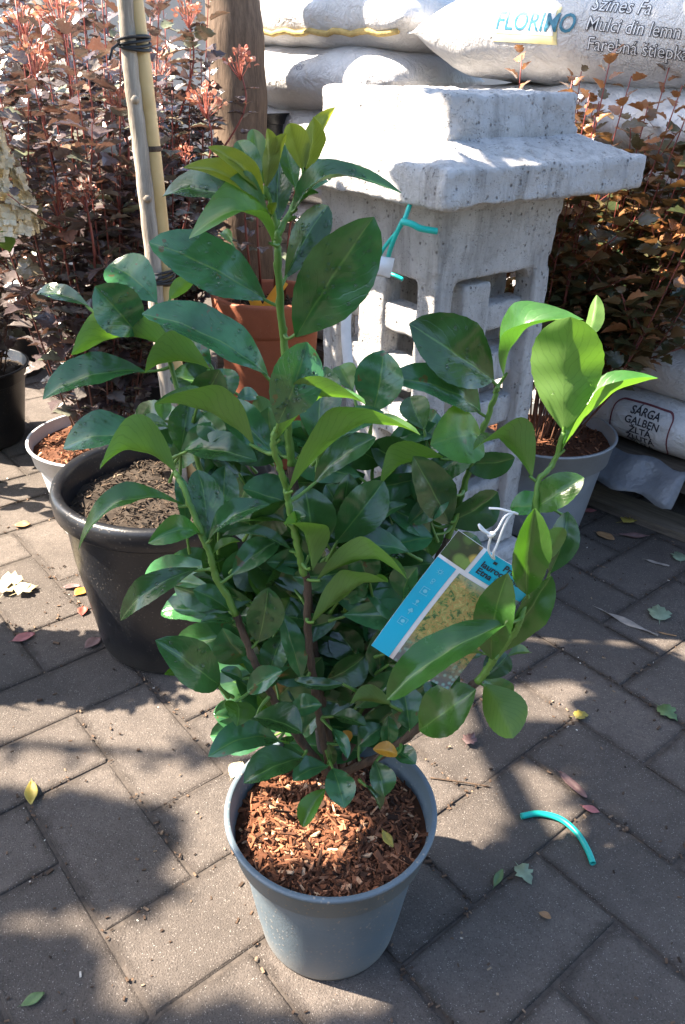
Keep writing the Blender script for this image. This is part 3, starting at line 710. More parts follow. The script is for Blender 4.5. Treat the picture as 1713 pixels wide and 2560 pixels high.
stem([(850, 1935, -.005), (960, 1885, -.02), (1030, 1832, -.03), (1120, 1760, -.045), (1200, 1697, -.05), (1232, 1651, -.05), (1279, 1590, -.05), (1296, 1558, -.05), (1314, 1504, -.04), (1329, 1454, -.03), (1340, 1330, -.01), (1345, 1210, 0), (1385, 1156, .01), (1410, 1080, .01)], .0046, .0024, GS, split=.3)
stem([(820, 1925, .03), (720, 1700, .08), (570, 1380, .11), (480, 1100, .13), (440, 960, .14), (415, 850, .15)], .0040, .0024, GS, split=.3)
stem([(820, 1930, .02), (765, 1650, .03), (735, 1480, .045), (698, 1365, .05)], .0062, .0055, M['dark_bark'], 10)

LEAFN = [0]
def blade(W_, n=13, m=7):
    out = []
    for i in range(n + 1):
        u = i / n
        k = (u ** .93) * ((1 - u) ** .68) / .334 if 0 < u < 1 else 0
        out.append((u, W_ * .5 * k))
    return out
def leaf(reg, bx, by, tx, ty, wpx, d0, d1, mat='d', roll=20, bend=.10, fold=.25, droop=.0, twist=0.0, wave=.026, name='leaf', attach=True, parent=None, drops=0, scale_w=None):
    k = LEAFN[0]; LEAFN[0] += 1; rnd = random.Random(k * 7 + 1)
    B = rp(reg, bx, by, d0); T = rp(reg, tx, ty, d1)
    ln = (T - B).length; axv = (T - B).normalized(); mid = (B + T) / 2
    camv = (CAMP - mid).normalized(); camn = (camv - axv * camv.dot(axv)).normalized()
    sv = axv.cross(camn).normalized()
    if abs(sv.dot(cam_up)) > .25:
        if sv.dot(cam_up) < 0: sv = -sv
    elif sv.dot(cam_right) < 0: sv = -sv
    r_ = R(roll); nv = camn * math.cos(r_) + sv * math.sin(r_)
    side = axv.cross(nv).normalized()
    depth = (mid - CAMP).dot(_F); mpp = depth / FPX
    W_ = wpx * REG[reg][2] * mpp / max(.42, abs(math.cos(r_)))
    W_ = min(W_, ln * .78)
    n, m = 20, 8
    prof = blade(W_, n); V = []; UV = []; Fc = []
    ph = rnd.uniform(0, 6.28); ph2 = rnd.uniform(0, 6.28); sgn = rnd.choice((-1, 1)); curve = rnd.uniform(-.05, .05) * ln
    for i, (u, hw) in enumerate(prof):
        hw = max(hw, .0006)
        tw = twist * (u - .4); s2 = side * math.cos(tw) + nv * math.sin(tw); n2 = nv * math.cos(tw) - side * math.sin(tw)
        c = B + axv * (ln * u) + nv * (bend * ln * 4 * u * (1 - u) - droop * ln * max(0, u - .55) ** 2 * 4) + side * (curve * 4 * u * (1 - u))
        for j in range(m + 1):
            v = -1 + 2 * j / m
            if abs(v) == 1 and 1 < i < n: hwj = hw * (1 + .012 * (1 if i % 2 else -1))
            else: hwj = hw
            lift = 1.7 * fold * hw * abs(v) ** 1.4 + wave * ln * math.sin(7 * u + ph + sgn * v) * abs(v) * (hw / (W_ * .5)) + .35 * wave * ln * math.sin(19 * u + ph2 + 2 * v) * (hw / (W_ * .5))
            # the blade puffs up between the side veins
            lift += .0012 * abs(math.sin((u * 9 - abs(v) * 2.2) * math.pi)) * (1 - abs(v)) * abs(v) * 4 * (hw / (W_ * .5))
            V.append(c + s2 * (v * hwj * math.cos(fold * .6)) + n2 * lift); UV.append((u, .5 + .5 * v))
    for i in range(n):
        for j in range(m):
            a = i * (m + 1) + j; Fc.append((a, a + 1, a + m + 2, a + m + 1))
    mi = [0] * len(Fc)
    # petiole to the nearest stem
    if attach:
        best = None
        for P_ in STEMS:
            for q in P_:
                dd = (q - B).length
                if q.z < B.z + .02 and (best is None or dd < best[0]): best = (dd, q)
        if best and best[0] < .036: E_ = best[1]
        else: E_ = B - axv * .014 + Vector((0, .004, -.012))
        mid_ = (B + E_) / 2 - axv * .002 - Vector((0, 0, .002)); tb = MB(); tb.tube(spline([E_, mid_, B + axv * ln * .05], 4), [.0021] * 4 + [.0016] * 4 + [.0011], 6, cap=False)
        off = len(V); V += tb.v; UV += [(.5, .5)] * len(tb.v); Fc += [tuple(i + off for i in q) for q in tb.f]; mi += [1] * len(tb.f)
    mt = {'d': 'leaf_dark', 'm': 'leaf_mid', 'l': 'leaf_lime', 'y': 'leaf_young', 'o': 'leaf_yellow'}[mat]
    me = mesh('leaf', V, Fc, [M[mt], GS], True, mi, UV)
    o = link(name, me, laurel if parent is None else parent, keep=True)
    if drops:
        db = MB(); ico = []
        for q in range(int(drops * 1.3)):
            u = rnd.uniform(.12, .9); v = rnd.uniform(-.85, .85); i = int(u * n); j = int((v + 1) / 2 * m)
            p = V[i * (m + 1) + j].lerp(V[(i + 1) * (m + 1) + min(j + 1, m)], rnd.random())
            p2 = V[i * (m + 1) + min(j + 1, m)]; nn = (V[(i + 1) * (m + 1) + j] - V[i * (m + 1) + j]).cross(p2 - V[i * (m + 1) + j])
            if nn.length < 1e-9: continue
            nn.normalize()
            if nn.dot(nv) < 0: nn = -nn
            rr = rnd.choice((.0009, .0013, .0017, .0023)); t1 = nn.orthogonal().normalized(); t2 = nn.cross(t1)
            vv = [p + nn * (rr * .75)]
            for lev, (cr_, h_) in enumerate(((.6, .6), (1.0, .05))):
                for a in range(7): aa = a * 6.2832 / 7; vv.append(p + (t1 * math.cos(aa) + t2 * math.sin(aa)) * rr * cr_ + nn * rr * h_)
            ff = [(0, 1 + a, 1 + (a + 1) % 7) for a in range(7)] + [(1 + a, 8 + a, 8 + (a + 1) % 7, 1 + (a + 1) % 7) for a in range(7)]
            db.add(vv, ff)
        dd = db.build('water_drops', M['water'], o, keep=True); dd['kind'] = 'stuff'
    return o
m, nt, b = newmat('water_drop'); b.inputs['Base Color'].default_value = (.9, .95, .95, 1); b.inputs['Roughness'].default_value = .02; b.inputs['IOR'].default_value = 1.33; b.inputs['Transmission Weight'].default_value = 1.0
M['water'] = m

# ---- top of the plant
leaf('C', 770, 1315, 40, 935, 330, .05, .03, 'd', 28, .10, .18, .05, drops=40)
leaf('D', 1495, 730, 735, 335, 250, -.00, -.02, 'd', 40, .12, .30, .05, drops=30)
leaf('C', 960, 1550, 1455, 790, 430, .04, .03, 'd', -18, .06, .22, drops=45)
leaf('C', 735, 750, 105, 615, 190, .04, .06, 'd', 42, .10, .35, .12, drops=20)
leaf('C', 815, 960, 320, 835, 190, .03, .00, 'l', 58, .34, .5, .25, twist=.4)
leaf('C', 775, 755, 262, 465, 120, .03, .01, 'y', 35, .16, .45, .06)
leaf('C', 755, 660, 415, 345, 120, .03, .01, 'y', 25, .12, .45, .05)
leaf('C', 735, 600, 590, 310, 150, .04, .06, 'm', 10, .08, .3)
leaf('C', 765, 610, 782, 232, 100, .03, .02, 'y', 150, .06, .5)
leaf('C', 772, 620, 898, 262, 110, .03, .02, 'y', 155, .08, .5)
leaf('C', 745, 600, 690, 235, 130, .05, .08, 'l', 20, .05, .3)
leaf('C', 1008, 500, 925, 198, 160, .05, .04, 'y', 165, .05, .4)
leaf('C', 1015, 500, 1068, 158, 80, .045, .02, 'y', 130, .06, .5)
leaf('C', 1022, 500, 1208, 100, 100, .05, .06, 'y', 140, .04, .45)
leaf('C', 960, 610, 895, 330, 130, .05, .07, 'm', 12, .05, .3)
leaf('C', 930, 800, 1535, 515, 120, .05, .02, 'd', 50, .22, .45, .32, twist=.5, drops=12)
leaf('C', 1000, 660, 1190, 465, 170, .07, .11, 'd', 15, .06, .3)
leaf('C', 850, 830, 870, 370, 190, .06, .10, 'd', 8, .06, .25, drops=15)
leaf('C', 890, 1180, 1165, 720, 220, .06, .10, 'd', -15, .06, .25, drops=20)
leaf('C', 960, 745, 1105, 640, 45, .04, .03, 'm', 60, .10, .4)
leaf('C', 800, 770, 840, 700, 60, .03, .02, 'y', 20, .1, .3)
leaf('C', 560, 960, 490, 890, 70, .10, .12, 'l', 20, .1, .3)
# ---- left, behind
leaf('D', 815, 285, 520, 55, 270, .16, .19, 'd', 15, .08, .2, drops=20)
leaf('D', 700, 485, 435, 185, 300, .14, .12, 'd', 10, .08, .2, drops=30)
leaf('D', 395, 305, 80, 235, 105, .14, .17, 'd', 40, .10, .3, drops=10)
leaf('D', 950, 600, 290, 560, 190, .13, .10, 'l', 125, .20, .5, .1, twist=-.7)
leaf('D', 740, 705, 110, 862, 190, .14, .10, 'd', 40, .14, .35, .05, drops=25)
leaf('D', 1140, 695, 740, 715, 180, .12, .10, 'l', 125, .20, .4)
leaf('D', 1065, 900, 1200, 695, 230, .08, .07, 'd', -10, .08, .25, drops=10)
leaf('D', 1240, 900, 1225, 690, 180, .07, .10, 'd', 10, .06, .25)
leaf('P', 1505, 290, 890, 0, 170, -.04, -.05, 'm', 100, .10, .40, .05, twist=.35, drops=6)
leaf('D', 1545, 1230, 1225, 890, 210, -.03, .00, 'd', 12, .08, .25)
leaf('D', 795, 1130, 235, 1150, 215, .07, .05, 'd', 38, .16, .3, .10, drops=25)
leaf('D', 935, 1340, 465, 1255, 200, .0, -.03, 'l', 128, .26, .55, .15, twist=-.5)
leaf('D', 960, 1205, 1010, 890, 220, .08, .10, 'd', 8, .06, .25, drops=15)
leaf('D', 960, 1205, 1265, 1060, 130, .08, .07, 'd', 25, .08, .3)
leaf('D', 985, 1190, 1428, 1255, 180, .07, .05, 'd', 35, .12, .3)
leaf('D', 850, 1015, 850, 885, 105, .13, .15, 'l', 10, .08, .3)
leaf('D', 880, 1045, 715, 1030, 90, .12, .13, 'm', 30, .1, .3)
leaf('D', 1500, 1075, 1430, 855, 150, .08, .10, 'm', 170, .06, .3)
leaf('D', 1300, 885, 1432, 850, 90, .09, .11, 'd', 30, .08, .3)
leaf('D', 890, 265, 1045, 135, 100, .17, .19, 'l', 160, .06, .3)
leaf('D', 1145, 665, 1000, 495, 140, .13, .15, 'd', 10, .06, .3)
leaf('D', 965, 605, 825, 395, 160, .15, .17, 'd', 10, .06, .3)
# ---- left stem
leaf('F', 650, 640, 575, -20, 330, -.02, .02, 'd', 12, .06, .22, drops=25)
leaf('F', 770, 570, 830, -60, 310, .05, .08, 'd', -10, .06, .22)
leaf('F', 470, 560, 390, 20, 150, .03, .05, 'd', 20, .06, .22)
leaf('P', 1060, 665, 365, 850, 120, -.01, -.05, 'm', 48, .24, .4, .25, drops=12)
leaf('F', 600, 570, 130, 640, 240, -.03, -.06, 'm', 25, .20, .4, .12, twist=.5)
leaf('P', 1150, 1065, 640, 1365, 160, -.03, -.07, 'd', 22, .22, .3, .2, drops=14)
leaf('F', 680, 640, 1238, 290, 185, -.03, -.02, 'd', 40, .18, .4, .05, drops=14)
leaf('F', 1465, 740, 800, 600, 110, -.03, -.03, 'd', 55, .12, .35)
leaf('F', 890, 965, 1335, 640, 260, -.03, .00, 'd', 20, .08, .25)
leaf('F', 715, 775, 970, 650, 70, -.03, -.02, 'l', 60, .10, .4)
leaf('F', 880, 1300, 535, 1100, 210, -.02, -.02, 'd', 25, .08, .25)
leaf('F', 700, 1080, 325, 1020, 130, .0, .03, 'm', 25, .08, .3)
leaf('F', 920, 1420, 605, 1400, 95, -.03, -.05, 'd', 35, .1, .3)
leaf('F', 1140, 1590, 1235, 1080, 350, -.03, -.02, 'd', 12, .06, .22, drops=15)
leaf('F', 1290, 1520, 1480, 1090, 210, .01, .04, 'm', -15, .06, .25)
leaf('F', 1180, 1180, 1080, 900, 160, .03, .05, 'm', 10, .06, .25)
leaf('F', 1480, 1080, 1150, 830, 200, .01, .03, 'd', 20, .06, .25)
leaf('F', 780, 1990, 225, 1575, 400, -.05, -.08, 'd', 20, .10, .22, .08, drops=14)
leaf('F', 800, 2020, 265, 1890, 130, -.04, -.07, 'm', 50, .10, .35)
leaf('F', 1140, 1890, 945, 1655, 230, .01, .04, 'l', 15, .08, .3)
leaf('F', 1250, 1900, 1375, 1530, 270, -.01, .01, 'd', 12, .06, .22, drops=15)
leaf('F', 1545, 1930, 1370, 1330, 220, -.02, .0, 'd', 18, .06, .3)
leaf('B', 350, 320, 572, 195, 150, -.04, -.05, 'd', 25, .1, .3)
leaf('B', 320, 250, 180, 195, 80, -.03, -.04, 'd', 30, .1, .3)
# ---- the front centre
leaf('E', 165, 720, 385, 105, 390, -.06, -.05, 'd', -8, .06, .18, drops=70)
leaf('E', 155, 850, 818, 540, 165, -.05, -.08, 'l', 115, .18, .35, .05)
leaf('E', 240, 1250, 1222, 755, 150, -.04, -.09, 'l', 112, .20, .32, .05, twist=.25)
leaf('E', 470, 900, 530, 290, 330, .01, .05, 'd', -6, .06, .22, drops=10)
leaf('E', 730, 470, 630, 285, 200, .08, .11, 'l', 10, .06, .25)
leaf('E', 880, 640, 962, 168, 410, .04, .05, 'd', -10, .06, .20, drops=6)
leaf('E', 520, 900, 965, 635, 180, .01, .02, 'd', 30, .1, .3)
leaf('E', 440, 1170, 905, 825, 210, -.01, .00, 'd', 28, .1, .28)
leaf('E', 408, 1720, 362, 1190, 380, -.02, .00, 'd', 8, .06, .20)
leaf('E', 600, 1620, 965, 1155, 330, .00, .02, 'd', -10, .06, .22)
leaf('M', 450, 920, 225, 445, 210, -.04, -.06, 'l', 125, .16, .5, .1, twist=.3)
leaf('M', 490, 1015, 1338, 960, 160, -.03, -.07, 'l', 118, .18, .4, .05)
leaf('M', 440, 1420, 1155, 1030, 180, -.03, -.07, 'l', 125, .14, .4)
leaf('M', 1320, 800, 675, 730, 240, .04, .02, 'd', 25, .10, .3, drops=20)
leaf('M', 230, 480, 392, 410, 110, -.03, -.04, 'm', 40, .1, .3)
leaf('F', 1410, 470, 875, 500, 120, .0, .01, 'm', 45, .12, .3)
leaf('F', 1260, 370, 1200, 100, 230, .04, .06, 'd', 10, .06, .25)
leaf('M', 880, 600, 1335, 300, 130, .03, .04, 'd', 35, .1, .3)
leaf('E', 1310, 1740, 1285, 1410, 420, .07, .09, 'm', 10, .06, .22)
leaf('E', 1460, 1475, 1185, 965, 300, .05, .03, 'd', 15, .08, .25, drops=6)
leaf('E', 1412, 975, 938, 1205, 150, .07, .03, 'l', 118, .16, .35)
leaf('E', 1060, 1290, 1130, 1000, 130, .09, .1, 'd', 10, .06, .25)
# ---- right branch in front of the lantern
leaf('N', 1108, 1055, 650, 735, 340, .08, .05, 'd', 22, .08, .2, .05, drops=25)
leaf('N', 1165, 1030, 1530, 655, 110, .08, .06, 'm', 68, .20, .5, .25)
leaf('N', 1035, 1235, 535, 1020, 200, .08, .04, 'd', 35, .14, .3, .1, wave=.035)
leaf('N', 1040, 1375, 765, 1410, 340, .07, .02, 'l', 12, .08, .2, .05, drops=8)
leaf('N', 720, 1330, 640, 1145, 210, .10, .13, 'm', 10, .06, .25)
leaf('N', 510, 1405, 785, 1340, 140, .10, .11, 'd', 25, .08, .3)
leaf('N', 1322, 1600, 1010, 1385, 170, .0, -.01, 'm', 130, .24, .4, .2)
leaf('Q', 1015, 800, 1045, 278, 330, .01, .00, 'l', 172, .05, .2, drops=10)
leaf('Q', 1000, 900, 1412, 522, 75, .01, .02, 'l', 66, .10, .5, .12)
leaf('Q', 1125, 370, 1165, 178, 80, .05, .09, 'l', 160, .05, .4)
leaf('G', 395, 1150, 795, 898, 260, .0, -.01, 'm', 20, .10, .25)
leaf('G', 560, 1130, 230, 1130, 190, .03, .04, 'm', 30, .12, .3)
leaf('R', 1170, 690, 1225, 85, 270, -.065, -.075, 'm', 15, .05, .45)
leaf('R', 1325, 545, 1455, 110, 210, .0, .02, 'd', -12, .06, .25)
leaf('R', 1300, 475, 1422, 222, 150, -.02, -.02, 'm', 160, .06, .3)
leaf('R', 925, 1145, 1035, 540, 280, -.065, -.075, 'm', -6, .06, .2)
leaf('R', 1000, 1090, 1342, 560, 200, -.04, -.03, 'm', -35, .06, .3)
leaf('R', 1050, 880, 175, 1410, 270, -.075, -.11, 'm', 28, .10, .35, .05, twist=.35)
leaf('R', 870, 1100, 560, 1190, 60, -.06, -.08, 'l', 130, .12, .4)
leaf('R', 860, 1280, 1035, 1110, 200, -.04, -.02, 'd', 12, .06, .25)
leaf('R', 1030, 1125, 1192, 1098, 70, -.02, .0, 'l', 40, .10, .4)
leaf('R', 415, 1640, 812, 1355, 330, -.05, -.06, 'm', 20, .08, .22)
leaf('R', 870, 1315, 1072, 1695, 330, -.05, -.09, 'l', 165, .08, .25)
leaf('R', 855, 1280, 1052, 1445, 170, -.04, -.03, 'm', 25, .06, .25)
leaf('R', 350, 1640, 300, 1325, 280, -.03, .00, 'd', 10, .06, .25)
leaf('R', 520, 1470, 495, 1295, 130, -.01, .02, 'd', 10, .06, .25)
leaf('R', 600, 1450, 640, 1180, 150, .0, .02, 'd', 10, .06, .25)
# ---- skirt over the mulch
leaf('B', 270, 390, 285, 545, 280, -.05, -.09, 'm', 22, .12, .2)
leaf('B', 390, 490, 695, 590, 190, -.05, -.07, 'd', 40, .10, .3)
leaf('B', 555, 640, 112, 722, 200, -.04, -.09, 'd', 32, .12, .25, .05)
leaf('B', 705, 745, 328, 905, 200, -.03, -.07, 'd', 35, .12, .3)
leaf('B', 862, 800, 638, 890, 135, -.03, -.05, 'd', 35, .10, .3)
leaf('B', 890, 810, 965, 1062, 190, -.04, -.08, 'd', 15, .12, .25, drops=10)
leaf('B', 845, 940, 700, 1182, 130, -.06, -.09, 'l', 20, .06, .45)
leaf('B', 1155, 765, 1215, 990, 200, -.04, -.07, 'd', 18, .12, .3)
leaf('B', 1100, 920, 1190, 1072, 70, -.06, -.07, 'd', 45, .1, .4)
leaf('B', 1300, 722, 1145, 690, 95, -.05, -.06, 'o', 25, .12, .3)
leaf('B', 1280, 690, 1415, 785, 170, -.03, -.05, 'd', 25, .1, .3)
leaf('B', 885, 560, 982, 750, 75, -.03, -.06, 'd', 30, .1, .4)
leaf('B', 965, 275, 648, 255, 85, -.04, -.06, 'd', 30, -.14, .3)
leaf('B', 620, 475, 822, 410, 140, -.02, -.03, 'd', 25, .1, .3)
leaf('B', 700, 615, 815, 460, 120, -.0, .0, 'd', 20, .08, .3)
leaf('B', 890, 480, 1102, 545, 95, -.02, -.04, 'd', 40, .12, .3)
leaf('B', 1262, 410, 998, 410, 110, -.03, -.05, 'm', 130, .14, .3)
leaf('B', 1240, 680, 1242, 480, 110, -.02, -.01, 'd', 15, .08, .3)
leaf('B', 1050, 670, 1205, 550, 150, .0, .01, 'd', 20, .08, .3)
leaf('B', 885, 795, 860, 655, 65, -.02, -.02, 'm', 20, .08, .3)
leaf('B', 505, 465, 415, 345, 130, -.02, -.02, 'm', 20, .08, .3)
leaf('B', 1000, 640, 955, 575, 60, -.01, -.01, 'o', 20, .08, .3)
# ---- shaded leaves inside the bush
rnd = random.Random(12)
for k in range(150):
    y = rnd.uniform(1080, 1840); t = (y - 1080) / 760
    hwid = 300 if t < .45 else 300 - 190 * (t - .45) / .55
    x = 815 + rnd.uniform(-1, 1) * hwid + (40 if t < .4 else 0)
    a = rnd.uniform(0, 6.28); l_ = rnd.uniform(140, 215); d_ = rnd.uniform(.05, .13)
    leaf('S', x, y, x + l_ * math.cos(a), y - l_ * abs(math.sin(a)) * .8 + 35, rnd.uniform(65, 98), d_, d_ + rnd.uniform(-.02, .03), 'd', rnd.uniform(5, 40) * rnd.choice((-1, 1)), .08, .25)
for k in range(55):
    y = rnd.uniform(1300, 1790); x = 810 + rnd.uniform(-1, 1) * (230 - 90 * max(0, y - 1500) / 290)
    a = rnd.uniform(0, 6.28); l_ = rnd.uniform(170, 250); d_ = rnd.uniform(-.005, .05)
    if abs(x - 760) < 45: d_ += .03
    leaf('S', x, y, x + l_ * math.cos(a), y - l_ * abs(math.sin(a)) * .7 + 40, rnd.uniform(60, 90), d_, d_ + rnd.uniform(-.02, .02), 'd', rnd.uniform(5, 40) * rnd.choice((-1, 1)), .10, .3)
for k in range(60):
    y = rnd.uniform(1480, 1860); hwid = 250 - 110 * (y - 1480) / 380; x = 815 + rnd.uniform(-1, 1) * hwid
    a = rnd.uniform(0, 6.28); l_ = rnd.uniform(170, 240); d_ = rnd.uniform(.02, .09)
    leaf('S', x, y, x + l_ * math.cos(a), y - l_ * abs(math.sin(a)) * .7 + 40, rnd.uniform(70, 100), d_, d_ + rnd.uniform(-.02, .02), 'd', rnd.uniform(5, 40) * rnd.choice((-1, 1)), .08, .25)
for k in range(14):
    x, y = rnd.uniform(420, 640), rnd.uniform(960, 1250); a = rnd.uniform(0, 6.28); l_ = rnd.uniform(110, 170)
    leaf('S', x, y, x + l_ * math.cos(a), y - l_ * abs(math.sin(a)) * .8 + 20, rnd.uniform(60, 85), rnd.uniform(.13, .2), rnd.uniform(.13, .2), 'd', rnd.uniform(5, 35), .08, .25)

# ---- the plant's tag: card with a photograph panel, cyan strips and lettering
A_, B_, D_ = rp('R', 80, 1045, -.045), rp('R', 690, 240, -.035), rp('R', 590, 1390, -.055)
ey = (B_ - A_); hT = ey.length; ey = ey.normalized(); ex = (D_ - A_); ex = ex - ey * ex.dot(ey); wT = ex.length; ex = ex.normalized(); ez = ex.cross(ey)
tg = empty('plant_tag'); tg.matrix_world = Matrix.Translation(A_) @ Matrix((ex, ey, ez)).transposed().to_4x4()
tg.location, tg.rotation_euler = A_, Matrix((ex, ey, ez)).transposed().to_euler()
tag(tg, 'printed cyan and white plant tag with garden photograph hanging among the laurel leaves', 'plant tag')
def bow(x, y): return .006 * math.sin(math.pi * x / wT) * (0.6 + .4 * y / hT) - .004 * math.sin(math.pi * y / hT)
def tagrect(name, x0, x1, y0, y1, z, mat, n=8):
    v = []; 
    for j in range(n + 1):
        for i in range(n + 1): x, y = wT * (x0 + (x1 - x0) * i / n), hT * (y0 + (y1 - y0) * j / n); v.append((x, y, z + bow(x, y)))
    f = [(j * (n + 1) + i, j * (n + 1) + i + 1, (j + 1) * (n + 1) + i + 1, (j + 1) * (n + 1) + i) for j in range(n) for i in range(n)]
    return link(name, mesh(name, v, f, mat), tg)
o = tagrect('card', 0, 1, 0, 1, 0, M['white_plastic']); s = o.modifiers.new('s', 'SOLIDIFY'); s.thickness = .0008; s.offset = -1
tagrect('colour_strip', .0, .225, 0.0, .775, .0004, M['cyan_print'])
tagrect('photo_panel', .275, 1, 0.0, .765, .0004, M['photo'])
tagrect('photo_panel', .0, .30, .80, 1, .0004, M['photo2'])
tagrect('title_panel', .345, 1, .80, 1, .0004, M['cyan_print'])
def tagtext(s, x, y, size, mat, rot=0, bold=.0004):
    v, f = text_mesh(s, size, bold=bold); c_, s_ = math.cos(rot), math.sin(rot)
    v = [(x * wT + p.x * c_ - p.y * s_, y * hT + p.x * s_ + p.y * c_) for p in v]
    return link('lettering', mesh('lettering', [(p[0], p[1], .0009 + bow(p[0], p[1])) for p in v], f, mat, False), tg)
tagtext('Prunus', .60, .938, .0092, M['black_print'], bold=.00022); tagtext('laurocerasus', .39, .886, .0092, M['black_print'], bold=.00022); tagtext('Etna', .39, .832, .0092, M['black_print'], bold=.00022); tagtext('®', .60, .842, .006, M['black_print'], bold=0)
def tagicon(x, y, kind):
    mb = MB(); cx_, cy_ = x * wT, y * hT; z = .0010 + bow(cx_, cy_)
    def rect(a, b_, c_, d_): mb.add([(cx_ + a, cy_ + b_, z), (cx_ + c_, cy_ + b_, z), (cx_ + c_, cy_ + d_, z), (cx_ + a, cy_ + d_, z)], [(0, 1, 2, 3)])
    def disc(r0, r1, ox=0, oy=0, n=12):
        v = [(cx_ + ox + r * math.cos(q * 6.2832 / n), cy_ + oy + r * math.sin(q * 6.2832 / n), z) for r in (r0, r1) for q in range(n)]
        mb.add(v, [(q, n + q, n + (q + 1) % n, (q + 1) % n) for q in range(n)])
    if kind == 'sun':
        disc(.0014, .0021)
        for q in range(8): a = q * .785; disc(.0001, .0004, .0031 * math.cos(a), .0031 * math.sin(a), 6)
    elif kind == 'pot': disc(.0012, .0018, .0, .0014); disc(.0009, .0014, 0, -.0016)
    elif kind == 'frame':
        rect(-.0042, -.0042, .0042, -.0036); rect(-.0042, .0036, .0042, .0042); rect(-.0042, -.0036, -.0036, .0036); rect(.0036, -.0036, .0042, .0036); disc(.0001, .0021)
    elif kind == 'bush': disc(.0001, .0017, .0, .001); rect(-.0004, -.003, .0004, -.0005); rect(-.003, -.0036, .003, -.0030)
    else:
        disc(.0001, .0013, -.0013, .0008); disc(.0001, .0013, .0013, .0008); disc(.0001, .0013, 0, .0026); rect(-.0004, -.0036, .0004, .0)
    mb.build('icon', M['pale_cyan'], tg, False)
for y_, kd in ((.70, 'sun'), (.615, 'pot'), (.53, 'frame'), (.435, 'bush'), (.355, 'clover'), (.27, 'frame')): tagicon(.115, y_, kd)
tagrect('punch_hole', .475, .515, .945, .965, .0011, M['black_print'], 3)
# white string through the hole
st = empty('tag_string', rp('R', 1060, 130, -.05)); tag(st, 'knotted white string holding the plant tag to a laurel stem', 'string')
hole = A_ + ex * wT * .495 + ey * hT * .955 + ez * .001
for k, pts in enumerate(([hole, rp('R', 935, 400, -.055), rp('R', 960, 340, -.055), rp('R', 1010, 210, -.05), rp('R', 1065, 120, -.045), rp('R', 1104, 125, -.04)],
        [hole, rp('R', 900, 380, -.052), rp('R', 915, 290, -.055), rp('R', 925, 268, -.056), rp('R', 965, 230, -.054), rp('R', 1010, 150, -.05), rp('R', 1060, 118, -.045)],
        [rp('R', 922, 272, -.056), rp('R', 880, 245, -.058), rp('R', 835, 200, -.058), rp('R', 850, 235, -.06), rp('R', 915, 275, -.058)],
        [rp('R', 905, 85, -.04), rp('R', 980, 90, -.045), rp('R', 1060, 112, -.045), rp('R', 1104, 126, -.04)])):
    mb = MB(); mb.tube(spline(pts, 8), .0011, 6); mb.build('string_strand', M['string'], st, keep=True)
mb = MB(); kp = rp('R', 922, 270, -.058)
mb.tube([kp + Vector((-.003, 0, -.002)), kp, kp + Vector((.003, 0, .002))], [.0015, .003, .0015], 8); mb.build('knot', M['string'], st, keep=True)

# ================================================================== shrubs behind
def lobed(seed, size=1.0):
    """small three-lobed toothed leaf, 14-vertex fan, folded along the midrib and cupped"""
    rnd = random.Random(seed)
    half = [(0.0, 0.0), (.20, .02), (.36, .22), (.30, .34), (.44, .46), (.30, .62), (.22, .60), (.20, .80), (.07, .92)]
    v = [(0, .42, 0)]
    for x, y in half: v.append((x * rnd.uniform(.9, 1.1), y, 0))
    v.append((0, 1.05, 0))
    for x, y in reversed(half[1:]): v.append((-x * rnd.uniform(.9, 1.1), y, 0))
    cv = rnd.uniform(.05, .3); fo = rnd.uniform(.1, .45)
    out = [Vector((x * size, y * size, (abs(x) * fo - cv * (y - .3) ** 2 + rnd.uniform(-.02, .02)) * size)) for x, y, z in v]
    n = len(v) - 1
    return out, [(0, 1 + i, 1 + (i + 1) % n) for i in range(n)]
LOB = [lobed(k) for k in range(8)]
def ovate(seed):
    rnd = random.Random(seed); v = []; f = []
    n = 6; cv = rnd.uniform(.1, .35); fo = rnd.uniform(.2, .5)
    for i in range(n + 1):
        u = i / n; w_ = .36 * (u ** .7) * ((1 - u) ** .6) / .45 if 0 < u < 1 else .01
        for s in (-1, 0, 1): v.append(Vector((s * w_, u, abs(s) * w_ * fo - cv * u * u)))
    for i in range(n):
        for j in range(2): a = i * 3 + j; f.append((a, a + 1, a + 4, a + 3))
    return v, f
OVA = [ovate(k) for k in range(6)]
LEAFMESH = {}
def leafmesh(kind, k, mat):
    key = (kind, k, mat.name)
    if key not in LEAFMESH:
        v, f = (LOB if kind == 'lob' else OVA)[k]; LEAFMESH[key] = mesh('leaf', v, f, mat, True)
    return LEAFMESH[key]
def orient(d, up, spin=0.0):
    d = d.normalized(); x = d.cross(up); x = x.normalized() if x.length > 1e-4 else d.orthogonal().normalized()
    z = x.cross(d); m = Matrix((x, d, z)).transposed()
    return m @ Matrix.Rotation(spin, 3, 'Y')
